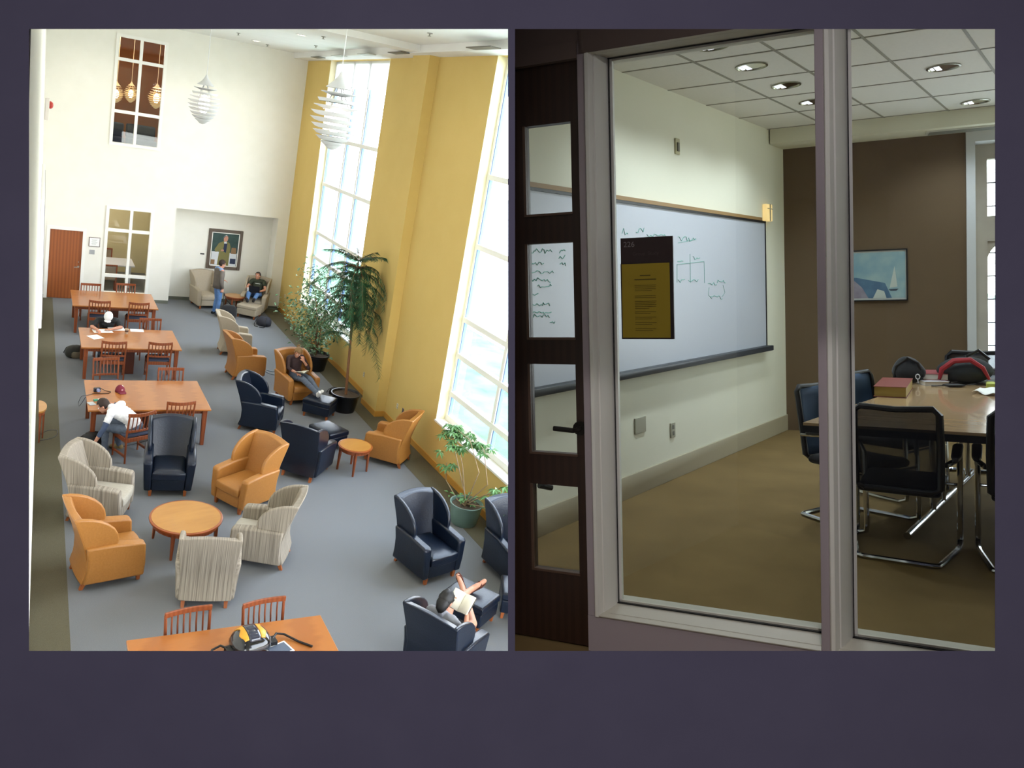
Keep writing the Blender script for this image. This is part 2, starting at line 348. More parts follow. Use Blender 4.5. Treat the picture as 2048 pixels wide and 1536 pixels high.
z_a = LY(72, 470, 15).z; t = empty('wall_panel', (0, 0, 0)); pw_ = lambda y0, y1, z0, z1, o0, o1: [(xw(y, z)+o, y, z) for z in (z0, z1) for o, y in ((o0, y0), (o1, y0), (o1, y1), (o0, y1))]; b = MB(); b.hexa(pw_(12.6, 17.6, z_a-.95, z_a+.95, 0, .05)); b.build('panel_frame', trimw, t, bevel=.01); b = MB(); b.hexa(pw_(12.75, 17.45, z_a-.85, z_a+.85, .05, .058)); b.build('panel_face', mat('grey_panel', '8b8589', .5), t); tag(t, 'long grey panel in a white frame on the left wall', 'wall panel')
# left edge bits on the wall
t = MB(); q = LX(73, 345, XL); t.box(0, .05, q.y-1.2, q.y+1.2, q.z-.35, q.z+.35)
o = t.build('wall_cabinet', mat('pale_lilac_box', 'e6e6f2', .6), loc=(XL-.13, 0, 0), bevel=.01); tag(o, 'pale flat box fixed high on the left wall', 'wall box')
# portrait in the alcove: a plain generic stand-in of a standing figure
c = LY(449, 499, AB); t = empty('framed_portrait', (c.x, AB, c.z)); fw, fh = 1.08, 1.3
fb = mat('dark_bronze_frame', '5f5145', .5)
b = MB()
for q in ((-fw/2, -fw/2+.1, -.05, 0, -fh/2, fh/2), (fw/2-.1, fw/2, -.05, 0, -fh/2, fh/2), (-fw/2+.1, fw/2-.1, -.05, 0, fh/2-.1, fh/2), (-fw/2+.1, fw/2-.1, -.05, 0, -fh/2, -fh/2+.1)): b.box(*q)
b.build('picture_frame', fb, t, bevel=.012)
b = MB()
for q in ((-fw/2+.1, -fw/2+.125, -.04, -.002, -fh/2+.1, fh/2-.1), (fw/2-.125, fw/2-.1, -.04, -.002, -fh/2+.1, fh/2-.1), (-fw/2+.1, fw/2-.1, -.04, -.002, fh/2-.125, fh/2-.1), (-fw/2+.1, fw/2-.1, -.04, -.002, -fh/2+.1, -fh/2+.125)): b.box(*q)
b.build('frame_liner', trimw, t)
b = MB(); b.box(-fw/2+.12, fw/2-.12, -.02, -.001, -fh/2+.12, fh/2-.12)
pc = [mat('canvas_dark_green', '27403c', .7, kind='noise', col2='3c5550', scale=6), mat('canvas_olive', '7c7646', .7), mat('canvas_skin', 'c08a72', .7), mat('canvas_white', 'd5d8dc', .7), mat('canvas_navy', '25304d', .7), mat('canvas_brown', '8a6b4a', .7)]
def flat(poly, k, y=-.0215): b.mi = k; b.prism(poly, lambda u, v, w: Vector((u, w, v)), y, -.0205)
flat([(-.4, -.52), (.4, -.52), (.4, -.1), (-.4, -.08)], 3); flat([(-.4, -.5), (-.28, -.5), (-.28, -.35), (-.4, -.35)], 5, -.022); flat([(.2, -.45), (.38, -.45), (.38, -.28), (.2, -.28)], 4, -.022)
flat([(.2, -.12), (.38, -.12), (.36, .08), (.22, .08)], 5, -.022)
flat([(-.2, -.53), (.16, -.53), (.17, -.1), (.18, .1), (.14, .22), (.04, .27), (-.06, .27), (-.2, .2), (-.32, -.02), (-.28, -.1), (-.17, -.06)], 1, -.0225)
flat([(-.05, -.06), (.05, -.1), (.07, .2), (.0, .26), (-.03, .2)], 4, -.023); flat([(-.04, .2), (.05, .2), (.03, .29), (-.03, .29)], 3, -.0235)
flat([(-.06, .32), (-.05, .27), (.0, .25), (.06, .29), (.08, .36), (.07, .43), (.0, .46), (-.06, .42)], 2, -.024); flat([(-.06, .42), (-.07, .36), (-.04, .45), (.02, .48), (.07, .45), (.05, .46), (0, .45)], 3, -.0245)
flat([(-.12, -.06), (-.02, -.05), (-.03, .0), (-.1, .0)], 2, -.0245)
b.build('canvas', pc, t); tag(t, 'large framed portrait of a standing figure in an olive jacket, in the alcove', 'painting')
c = LY(404.5, 507.5, AB); plate('name_plate', (c.x, AB, c.z), .13, .04, black, 'tiny dark name plate left of the framed portrait', 'plaque')
# pendants: stacked flared shades
shade = glow('white_lamp_shade', 'f8f8f8', .4); bulbm = mat('lit_bulb', 'ffffff', emit='fff6e8', es=14)
def pendant(loc, zc_, R, label, shm=shade, group='white tiered pendant lamps', lit=60):
    t = empty('pendant_lamp', loc); s = R/.42
    b = MB(); b.tube([(0, 0, .62*s), (0, 0, zc_-loc[2])], .008, 6); b.build('cord', shm, t)
    b = MB(); b.lathe([(.02*s, .62*s), (.05*s, .55*s), (.11*s, .46*s), (.22*s, .36*s), (.215*s, .355*s), (.1*s, .44*s), (.04*s, .5*s)], n=32); b.build('cap_shade', shm, t, smooth=True)
    b = MB()
    for k in range(4):
        a = PI/4+k*PI/2; b.tube([(.06*s*math.cos(a), .06*s*math.sin(a), .36*s), (.24*s*math.cos(a), .24*s*math.sin(a), .0)], .01*s, 6)
    b.build('strut', shm, t)
    for z, ro, ri, up in ((.28, .29, .12, 1), (.17, .33, .3, 1), (.06, .38, .22, 1), (-.03, .42, .27, -1), (-.13, .42, .27, -1), (-.23, .39, .25, -1), (-.33, .35, .22, -1), (-.42, .29, .16, -1), (-.5, .21, .08, -1), (-.56, .13, .01, -1)):
        b = MB(); dz = .045 if up > 0 else .07
        if up > 0: P = [(ri*s, (z-dz)*s), (ro*s, z*s), (ro*s, (z+.008)*s), (ri*s, (z-dz+.02)*s)]
        else: P = [(ri*s, (z-dz)*s), ((ri+ro)/2*s, (z-dz*.75)*s), (ro*s, z*s), ((ro-.02)*s, z*s), ((ri+ro)/2*s, (z-dz*.55)*s), (ri*s, (z-dz+.02)*s)]
        b.lathe(P+[P[0]], n=32); b.build('shade_ring', shm, t, smooth=True)
    b = MB(); b.ball((0, 0, -.12*s), (.14*s, .14*s, .24*s), 16); b.build('bulb', bulbm, t, smooth='all')
    if lit:
        l = bpy.data.lights.new('lamp_light', 'POINT'); l.energy = lit; l.color = (1, .93, .82); l.shadow_soft_size = .14*s
        lo = bpy.data.objects.new('lamp_light', l); COL.objects.link(lo); lo.parent = t; lo.location = (0, 0, -.05*s)
    return tag(t, label, 'pendant lamp', group)
q = LY(409, 199, 21.0); pendant((q.x, 21.0, q.z), ZC, .4, 'farther tiered white pendant lamp, hanging before the blank far wall', lit=220)
q = LY(673, 222, 13.2); pendant((q.x, 13.2, q.z), ZC, .43, 'nearer and larger tiered white pendant lamp, before the far tall window', lit=220)
warm = mat('warm_reflected_shade', 'e8cf98', .6, emit='e8cf98', es=.35)  # glow stands for lamp reflections in the glass, built as pendants beyond it
for x, y, l in ((233, 184, 'pendant reflection built solid behind the upper window, cut by its left frame'), (262, 184, 'pendant reflection built solid behind the middle of the upper window'), (313, 192, 'pendant reflection built solid behind the upper window by the right mullion, largest of three')):
    q = LY(x, y, FY+2.2+.6*(x > 240)); pendant((q.x, FY+2.2+.6*(x > 240), q.z), 8.1, .22 if x < 300 else .27, l, warm, 'pendant reflections built behind the upper window', 0)
# exterior ground beside the lounge
grass = mat('lawn_grass', '43704c', .95, kind='noise', col2='6a8c74', scale=1.2, amt=.4)
struct(MB().box(RXW+.3, 90, -10, 90, -.5, -.3).build('ground_outside', grass))
pave = mat('pale_paving', 'c9c7c0', .9)
struct(MB().box(14.5, 85, -9, 89, -.3, -.28).build('path_outside', pave))
# ================================================================ furniture kit
def lerp(a, b, t): return a+(b-a)*t
def make_wing_chair(mt, label, legm=leg_w):
    t = empty('wing_chair')
    # side profile of the back, local +Y is the front; (y, z)
    hw = .27                                  # inner half width at the seat
    def spread(z): return 1+.17*max(0, (z-.42))/.7 - .05*max(0, .42-z)
    # back: curved slab, arched at the top
    nu, nv = 10, 14
    def topz(u): return 1.045+.045*math.cos((u-.5)*PI)
    fr = lambda z: lerp(-.20, -.43, max(0, (z-.38))/.72)
    def rear(z):
        P = [(.1, -.39), (.28, -.335), (.45, -.335), (.7, -.4), (1.13, -.55)]
        for (a, ya), (b_, yb) in zip(P, P[1:]):
            if z <= b_: return lerp(ya, yb, max(0, z-a)/(b_-a))
        return P[-1][1]
    R = []
    for j in range(nv+1):
        f = j/nv; ring = []
        for i in range(nu+1):
            u = i/nu; z = lerp(.10, topz(u), f); ring.append(Vector(((u-.5)*2*(hw+.075)*spread(z), rear(z)-.02*math.cos((u-.5)*PI), z)))
        for i in range(nu, -1, -1):
            u = i/nu; z = lerp(.10, topz(u)-.02, f); z2 = max(z, .12); ring.append(Vector(((u-.5)*2*(hw+.02)*spread(z), fr(max(z, .38))-.035*math.cos((u-.5)*PI), z2)))
        R.append(ring)
    b = MB(); b.rings(R); b.build('backrest', mt, t, smooth=True, bevel=.018, seg=3)
    # wings
    W = [(-.37, .6), (.03, .6), (.045, .68), (.03, .77), (-.02, .86), (-.1, .935), (-.2, .995), (-.31, 1.035), (-.42, 1.055), (-.525, 1.058), (-.5, .98), (-.4, .7)]
    for s in (-1, 1):
        b = MB(); b.prism(W, lambda u, v, w: Vector((s*((hw+.018)*spread(v)+w), u, v)), 0, .058); b.build('wing', mt, t, bevel=.02, seg=3)
    # arms run down to the plinth
    A = [(-.365, .10), (.40, .10), (.405, .3), (.385, .585), (.34, .61), (.02, .64), (-.36, .64), (-.33, .45), (-.335, .28)]
    for s in (-1, 1):
        b = MB(); b.prism(A, lambda u, v, w: Vector((s*((hw-.012)*(1+.06*(v-.1))+w*(.82+.42*max(0, v-.1)/.5*.6)), u, v)), 0, .135); b.build('arm', mt, t, bevel=.03, seg=3)
    b = MB(); b.rings([[Vector((x*(hw-.01), y, z)) for x, y in ((-1, -.25), (1, -.25), (1, .385), (.5, .40), (-.5, .40), (-1, .385))] for z in (.105, .30)]); b.build('apron', mt, t, bevel=.015)
    b = MB()
    def seat(u, v): x = (u-.5)*2*(hw-.012); y = lerp(-.28, .425, v); return Vector((x, y, .43+.035*math.sin(PI*min(1, max(0, u)))*math.sin(PI*lerp(.1, .9, v))))
    S = []
    for k, (o, z) in enumerate(((.012, .295), (0, .31), (0, .40), (.008, .425), (.03, .44), (.1, .455), (.2, .46))):
        S.append([Vector((x*(hw-.01-o), y, z)) for x, y in ((-1, -.28+o), (1, -.28+o), (1, .415-o), (.5, .435-o), (-.5, .435-o), (-1, .415-o))])
    b.rings(S); b.build('seat_cushion', mt, t, smooth=True, bevel=.006)
    for x, y, dx, dy in ((-.27, .35, 0, .0), (.27, .35, 0, .0), (-.27, -.32, 0, -.05), (.27, -.32, 0, -.05)):
        b = MB(); b.rings([[Vector((x+p*.028, y+q*.028, .11)) for p, q in ((-1, -1), (1, -1), (1, 1), (-1, 1))], [Vector((x+dx+p*.02, y+dy+q*.02, 0)) for p, q in ((-1, -1), (1, -1), (1, 1), (-1, 1))]]); b.build('leg', legm, t)
    return tag(t, label, 'armchair')
def make_ottoman(mt, label, w=.62, d=.5, h=.42):
    t = empty('ottoman')
    b = MB(); b.box(-w/2, w/2, -d/2, d/2, .1, h-.12); b.build('base_panel', mt, t, bevel=.02, seg=3)
    b = MB(); b.rings([[Vector((x*(w/2+.008-o), y*(d/2+.008-o), z)) for x, y in ((-1, -1), (1, -1), (1, 1), (-1, 1))] for o, z in ((.015, h-.12), (0, h-.105), (0, h-.03), (.02, h-.008), (.06, h), (.15, h+.006))]); b.build('cushion', mt, t, smooth=True, bevel=.008)
    for x in (-1, 1):
        for y in (-1, 1):
            b = MB(); b.rings([[Vector((x*(w/2-.05)+p*.025, y*(d/2-.05)+q*.025, .1)) for p, q in ((-1, -1), (1, -1), (1, 1), (-1, 1))], [Vector((x*(w/2-.045)+p*.017, y*(d/2-.045)+q*.017, 0)) for p, q in ((-1, -1), (1, -1), (1, 1), (-1, 1))]]); b.build('leg', leg_w, t)
    return tag(t, label, 'ottoman')
def make_slat_chair():
    t = empty('slat_back_chair'); wd = woodd; w = .24
    for s in (-1, 1):
        b = MB(); b.tube([(s*w, -.22, 0), (s*w, -.21, .44), (s*w, -.235, .62), (s*(w+.005), -.275, .85)], [.016, .02, .019, .017], 8); b.build('leg', wd, t, smooth=True)
        b = MB(); b.tube([(s*w, .2, 0), (s*(w), .2, .44)], [.015, .02], 8); b.build('leg', wd, t, smooth=True)
        b = MB(); b.box(s*w-.012, s*w+.012, -.21, .2, .10, .14); b.build('side_stretcher', wd, t, bevel=.004)
    b = MB()
    for s in (-1, 1): b.box(s*w-.012, s*w+.012, -.2, .2, .36, .43)
    b.box(-w+.012, w-.012, .188, .212, .36, .43); b.box(-w+.012, w-.012, -.222, -.198, .36, .43); b.build('seat_frame', wd, t, bevel=.004)
    b = MB(); b.box(-w+.005, w-.005, -.19, .215, .43, .475); b.build('seat', seatblue, t, bevel=.015, seg=3)
    def rail(z0, z1, y, bow, lift):
        R = []
        for i in range(13):
            u = i/12-.5; yy = y-bow*math.cos(u*PI); l = lift*(1-math.cos(u*PI))
            R.append([Vector((u*2*(w+.02), yy-.012, z0+l)), Vector((u*2*(w+.02), yy+.012, z0+l)), Vector((u*2*(w+.02), yy+.012, z1+l)), Vector((u*2*(w+.02), yy-.012, z1+l))])
        return R
    b = MB(); b.rings(rail(.815, .875, -.26, .045, .012)); b.build('top_rail', wd, t, bevel=.005)
    b = MB(); b.rings(rail(.535, .575, -.22, .03, 0)); b.build('lower_rail', wd, t, bevel=.004)
    for i in range(6):
        u = (i+1)/7-.5; x = u*2*(w+.0); c = math.cos(u*PI)
        b = MB(); b.tube([(x, -.22-.03*c, .56), (x, -.245-.045*c, .7), (x, -.26-.045*c, .83)], .0105, 6); b.build('slat', wd, t, smooth=True)
    return tag(t, 'slat chair', 'chair')
def make_table(x0, x1, y0, y1, label):
    w, d = x1-x0, y1-y0; t = empty('study_table', ((x0+x1)/2, (y0+y1)/2, 0))
    b = MB(); b.box(-w/2, w/2, -d/2, d/2, .715, .75); b.build('tabletop', wood, t, bevel=.008)
    b = MB(); i = .1
    for q in ((-w/2+i, w/2-i, -d/2+i, -d/2+i+.025), (-w/2+i, w/2-i, d/2-i-.025, d/2-i), (-w/2+i, -w/2+i+.025, -d/2+i+.025, d/2-i-.025), (w/2-i-.025, w/2-i, -d/2+i+.025, d/2-i-.025)): b.box(*q, .63, .715)
    b.build('apron', woodd, t)
    for x in (-1, 1):
        for y in (-1, 1):
            b = MB(); cx, cy = x*(w/2-.1), y*(d/2-.1); b.rings([[Vector((cx+p*r, cy+q*r, z)) for p, q in ((-1, -1), (1, -1), (1, 1), (-1, 1))] for r, z in ((.033, 0), (.045, .7))]); b.build('leg', woodd, t, bevel=.005)
    b = MB(); b.box(-.1, .1, -d/2+.45, d/2-.45, 0, .715); b.build('centre_panel', mat('dark_cherry_panel', '5c2a18', .5), t, bevel=.005)
    return tag(t, label, 'table')
def make_round(R, h, label, name='coffee_table', inlay=True, splay=.02):
    t = empty(name)
    b = MB(); b.lathe([(R-.03, h-.035), (R-.005, h-.03), (R, h-.015), (R-.004, h-.003), (R-.02, h)], n=48); b.build('rim', mat('red_cherry_rim', '93491d', .35, coat=.3), t, smooth=True)
    b = MB(); b.lathe([(.001, h-.001), (R-.035, h-.001), (R-.035, h+.003), (.001, h+.003)], n=48); b.build('tabletop', woodt, t)
    b = MB(); b.lathe([(R-.07, h-.1), (R-.05, h-.1), (R-.05, h-.035), (R-.07, h-.035), (R-.07, h-.1)], n=40); b.build('apron', woodd, t, smooth=True)
    for k in range(4):
        a = PI/4+k*PI/2; c, s = math.cos(a), math.sin(a); r = R-.07
        b = MB(); b.rings([[Vector((c*rr_+p*q, s*rr_+w*q, z)) for p, w in ((-1, -1), (1, -1), (1, 1), (-1, 1))] for rr_, q, z in ((r+splay, .014, 0), (r, .026, h-.04))]); b.build('leg', woodd, t, bevel=.003)
    return tag(t, label, 'table')
def at2(A, B, which, toward, dy_f=.37, dy_b=-.35):
    """centre and yaw of a chair from its two front (or rear) feet"""
    a, b, c = LF(*A), LF(*B), LF(*toward); d = (b-a); n = Vector((-d.y, d.x, 0)).normalized(); m = (a+b)/2
    if n.dot(c-m) < 0: n = -n
    cen = m - n*(dy_f if which == 'front' else dy_b); return (cen.x, cen.y, 0), math.atan2(n.y, n.x)-PI/2
def atc(C, T):
    a, c = LF(*C), LF(*T); n = (c-a); return (a.x, a.y, 0), math.atan2(n.y, n.x)-PI/2
def put(o, pr): o.location = pr[0]; o.rotation_euler = (0, 0, pr[1]); return o
# ---------------------------------------------------------------- armchairs
navy_c = make_wing_chair(navy, 'navy leather wing chair facing the camera, above the round coffee table')
put(navy_c, at2((288, 992), (379, 993), 'front', (335, 1200)))
orange_c = make_wing_chair(orange, 'tan orange leather wing chair right of the coffee table, back near the lone side table')
put(orange_c, at2((422, 1000), (485, 1034), 'front', (390, 1120)))
def restripe(r):
    for k in kids(r):
        n_ = k.name.split('.')[0]; m_ = stripe_x if n_ in ('backrest', 'apron') else stripe_y if n_ in ('arm', 'wing') else None
        if m_: k.data.materials[0] = m_
stripe_c = make_wing_chair(stripe, 'striped beige wing chair with its back to the camera, below the coffee table')
restripe(stripe_c)
put(stripe_c, at2((364, 1212), (451, 1213), 'rear', (380, 1000)))
beige_c = make_wing_chair(beige, 'plain taupe wing chair in the alcove, empty, left of the standing person')
put(beige_c, atc((408, 612), (455, 645)))
def arm(src, pr, label, group=None): return dup(src, pr[0], pr[1], label, group)
arm(stripe_c, at2((258, 1018), (236, 1052), 'front', (330, 1060)), 'striped grey beige wing chair nearest the left wall, beside the backpack')
arm(stripe_c, at2((557, 1144), (577, 1097), 'rear', (450, 1080)), 'striped beige wing chair right of the coffee table, facing left')
arm(orange_c, at2((143, 1131), (166, 1184), 'rear', (300, 1100)), 'tan orange wing chair at the lower left, facing the coffee table')
arm(navy_c, at2((564, 948), (622, 965), 'rear', (645, 860)), 'navy wing chair seen from behind, facing a blue ottoman')
arm(orange_c, at2((794, 939), (817, 915), 'rear', (700, 880)), 'tan orange wing chair by the pilaster next to the small round table')
arm(navy_c, at2((547, 872), (562, 846), 'front', (700, 860)), 'navy wing chair in profile facing right, in front of the reading woman')
orange_w = arm(orange_c, atc((588, 797), (640, 836)), 'tan orange wing chair in which the woman with the book sits')
arm(orange_c, at2((451, 743), (467, 761), 'rear', (560, 740)), 'tan orange wing chair behind the middle table, facing right')
arm(beige_c, at2((436, 694), (443, 712), 'rear', (560, 690)), 'pale taupe wing chair facing right, farther than the orange one beside it')
tan_man = arm(beige_c, ((6.42, 24.72, 0), math.atan2(-1, -.45)-PI/2), 'plain taupe wing chair in the far corner with a seated laptop user')
navy_r = arm(navy_c, at2((845, 1172), (911, 1151), 'front', (930, 1240)), 'navy wing chair empty before the green ribbed pot')
a, b = LF(808, 1187, 1.11), LF(927, 1250, 1.11); n = Vector((-(b-a).y, (b-a).x, 0)).normalized(); n = -n if n.y < 0 else n
mm = (a+b)/2+n*.46; navy_reader = arm(navy_c, ((mm.x, mm.y, 0), math.atan2(n.y, n.x)-PI/2), 'navy wing chair at the lower edge, seen from behind, in which the reader sits'); NR = (mm, n)
q = LF(1030, 1140); arm(navy_c, ((6.9, q.y-.05, 0), math.atan2(-1, .05)-PI/2), 'navy wing chair cut by the right edge beside the green pot')
# ottomans
ott = make_ottoman(navy, 'navy leather ottoman under the feet of the reading woman')
put(ott, atc((637, 831), (690, 790)))
dup(ott, *atc((653, 892), (700, 880)), 'blue navy ottoman in front of the chair seen from behind')
o = dup(ott, *atc((497, 634), (540, 615)), 'taupe fabric ottoman under the feet of the laptop user'); recolor(o, {navy: beige}); ott_tan = o
q = LF(945, 1183, .42); ott_read = dup(ott, (q.x, q.y, 0), math.atan2(n.y, n.x)-PI/2, 'navy ottoman under the sandalled feet of the reader at the lower right')
dup(ott, *atc((1038, 1225), (1045, 1300)), 'navy ottoman cut by the right edge, lowest in the lounge')
# tables
make_table(1.0, 3.08, 21.6, 23.25, 'wooden study table farthest back, in front of the door wall, with nothing on it')
make_table(1.06, 3.16, 18.05, 19.6, 'wooden study table where the person in a white cap works')
make_table(1.02, 3.15, 14.35, 15.95, 'wooden study table with a maroon cap lying on it')
make_table(1.08, 3.22, 6.25, 7.78, 'wooden study table at the bottom edge with a helmet bag on it')
ct = make_round(.52, .45, 'large round wooden coffee table among the wing chairs'); q = LF(373, 1033, .45); ct.location = (q.x, q.y, 0); ct.rotation_euler.z = .25
st = make_round(.33, .52, 'small round wooden side table between the blue ottoman and an orange chair', 'side_table'); q = LF(711, 890, .52); st.location = (q.x, q.y, 0); st.rotation_euler.z = .5
q = LF(477, 589, .55); dup(st, (q.x-.12, q.y-.05, 0), .3, 'small round side table in the alcove between the two taupe chairs')
q = LF(67, 812, .62); sq = empty('side_table', (.25, q.y, 0))
b = MB(); b.prism([(0, -.28)]+[(.13*math.cos(a), .28*math.sin(a)) for a in [(-PI/2+PI*k/16) for k in range(1, 16)]]+[(0, .28)], fZ, .59, .62); b.build('tabletop', woodt, sq)
b = MB(); b.prism([(0, -.25)]+[(.11*math.cos(a), .25*math.sin(a)) for a in [(-PI/2+PI*k/16) for k in range(1, 16)]]+[(0, .25)], fZ, .52, .59); b.build('apron', woodd, sq)
for lx_, ly_ in ((.085, 0), (.03, -.2), (.03, .2)): b = MB(); b.tube([(lx_, ly_, 0), (lx_, ly_, .52)], [.012, .02], 6); b.build('leg', woodd, sq)
tag(sq, 'half round wooden table against the left wall, mostly cut by the edge', 'table')
# slat chairs
proto = make_slat_chair(); used = [0]
for k in kids(proto): k.scale = (1, 1, 1.06)
def slat(px, rz, label, group=None, tz=.9, lim=None):
    q = LF(px[0], px[1], tz); off = Vector((0, .29, 0)); off.rotate(Matrix.Rotation(rz, 3, 'Z'))
    if lim is not None: q.y = min(q.y, lim-.085)
    c = (q.x+off.x, q.y+off.y, 0)
    if not used[0]: used[0] = 1; proto.location = c; proto.rotation_euler = (0, 0, rz); proto['label'] = label; return proto
    return dup(proto, c, rz, label)
slat((182, 569), PI, 'slat chair behind the farthest table, left one, by the wooden door')
slat((252, 569), PI, 'slat chair behind the farthest table, right one, before the lower window')
slat((200, 604), -.03, 'slat chair with its back to the camera at the farthest table, left one', lim=21.6)
slat((279, 608), .05, 'slat chair with its back to the camera at the farthest table, right one', lim=21.6)
slat((213, 640), PI, 'slat chair on which the person in the white cap sits')
slat((301, 639), PI, 'empty slat chair on the far side of the table with papers')
slat((229, 686), -.04, 'slat chair on the near side of the table with papers, left one', lim=18.05)
slat((321, 686), -.02, 'slat chair on the near side of the table with papers, right one', lim=18.05)
slat((212, 718), PI+.15, 'slat chair pulled askew behind the table with the maroon cap')
slat((342, 738), PI, 'slat chair straight behind the right end of the table with the maroon cap')
slat((363, 806), .05, 'slat chair near the table with the maroon cap, beside the navy chair', lim=14.35)
man_chair = slat((287, 829), .42, 'slat chair turned sideways under the man in the white shirt')
slat((376, 1221), PI+.12, 'slat chair behind the bottom table, left of the helmet bag')
slat((527, 1203), PI+.12, 'slat chair behind the bottom table, nearer the helmet bag')
# ---------------------------------------------------------------- things behind the far windows
q = LY(229, 500, FY+2.6)
wt = MB(); wt.box(-1.0, 1.0, -.6, .6, .71, .75); wt.box(-.9, -.82, -.5, -.42, 0, .71); wt.box(.82, .9, -.5, -.42, 0, .71); wt.box(.82, .9, .42, .5, 0, .71); wt.box(-.9, -.82, .42, .5, 0, .71)
o = wt.build('meeting_table', mat('pale_blue_laminate', 'cfd5e4', .5), loc=(2.0, FY+2.3, 0)); tag(o, 'white topped meeting table seen through the lower window', 'table')
uph = mat('taupe_chair_fabric', '8d8172', .9)
def mtg_chair(x, y, rz, label):
    t = empty('meeting_chair', (x, y, 0), rz)
    b = MB(); b.box(-.24, .24, -.22, .24, .4, .47); b.build('seat', uph, t, bevel=.02)
    b = MB(); b.box(-.22, .22, -.27, -.24, .5, .86); b.build('backrest', uph, t, bevel=.01)
    b = MB()
    for s in (-1, 1): b.box(s*.24-.02, s*.24+.02, -.28, -.23, 0, .9); b.box(s*.24-.02, s*.24+.02, .2, .24, 0, .4)
    b.box(-.26, .26, -.28, -.23, .87, .91); b.build('frame', woodd, t, bevel=.004); return tag(t, label, 'chair')
mtg_chair(2.15, FY+1.2, 0, 'upholstered meeting chair in the lower window, nearer the glass'); mtg_chair(2.2, FY+3.4, PI, 'upholstered meeting chair in the lower window, behind the white table')
# upper room seats
def lounge_seat(x, y, w, label):
    t = empty('lounge_seat', (x, y, 4.3)); f = mat('dark_slate_fabric', '34414f', .9)
    b = MB(); b.box(-w/2, w/2, -.35, .35, .1, .42); b.build('seat', f, t, bevel=.04); b = MB(); b.box(-w/2, w/2, .2, .4, .42, .85); b.build('backrest', f, t, bevel=.05); return tag(t, label, 'seat')
lounge_seat(2.1, FY+2.6, .7, 'dark seat low in the left pane of the upper window'); lounge_seat(3.0, FY+2.9, .9, 'wide dark seat low in the right pane of the upper window')
LE = 65
RE = 52
CE = 7
VE = 95
WS = 11
# ================================================================ people
skinm = mat('skin', 'c98f74', .55); skin_d = mat('tanned_skin', 'b87c5c', .55)
hair_b = mat('dark_brown_hair', '2e1f17', .7); hair_k = mat('black_hair', '141213', .6); hair_f = mat('light_brown_hair', '8a6a42', .6)
denim = mat('blue_denim', '5478ac', .85, kind='noise', col2='6488ba', scale=30); denim_g = mat('grey_blue_denim', '56606f', .85, kind='noise', col2='626c7c', scale=30)
def seg_ball(mb, a, b, ra, rb, n=14):
    a, b = Vector(a), Vector(b); d = b-a; L_ = d.length
    if L_ < 1e-5: mb.ball(a, ra, n); return
    q = d.normalized().to_track_quat('Z', 'Y').to_matrix(); R = []
    for k in range(5): t = -PI/2+PI/2*k/4*.98+.03; R.append([a+q @ Vector((ra*math.cos(t)*math.cos(2*PI*j/n), ra*math.cos(t)*math.sin(2*PI*j/n), ra*math.sin(t))) for j in range(n)])
    for k in range(5): t = PI/2*k/4*.98; R.append([b+q @ Vector((rb*math.cos(t)*math.cos(2*PI*j/n), rb*math.cos(t)*math.sin(2*PI*j/n), rb*math.sin(t))) for j in range(n)])
    mb.rings(R)
def frame(f, u):
    f = Vector(f).normalized(); u = Vector(u); u = (u-f*u.dot(f)).normalized(); r = f.cross(u); return Matrix((r, f, u)).transposed()
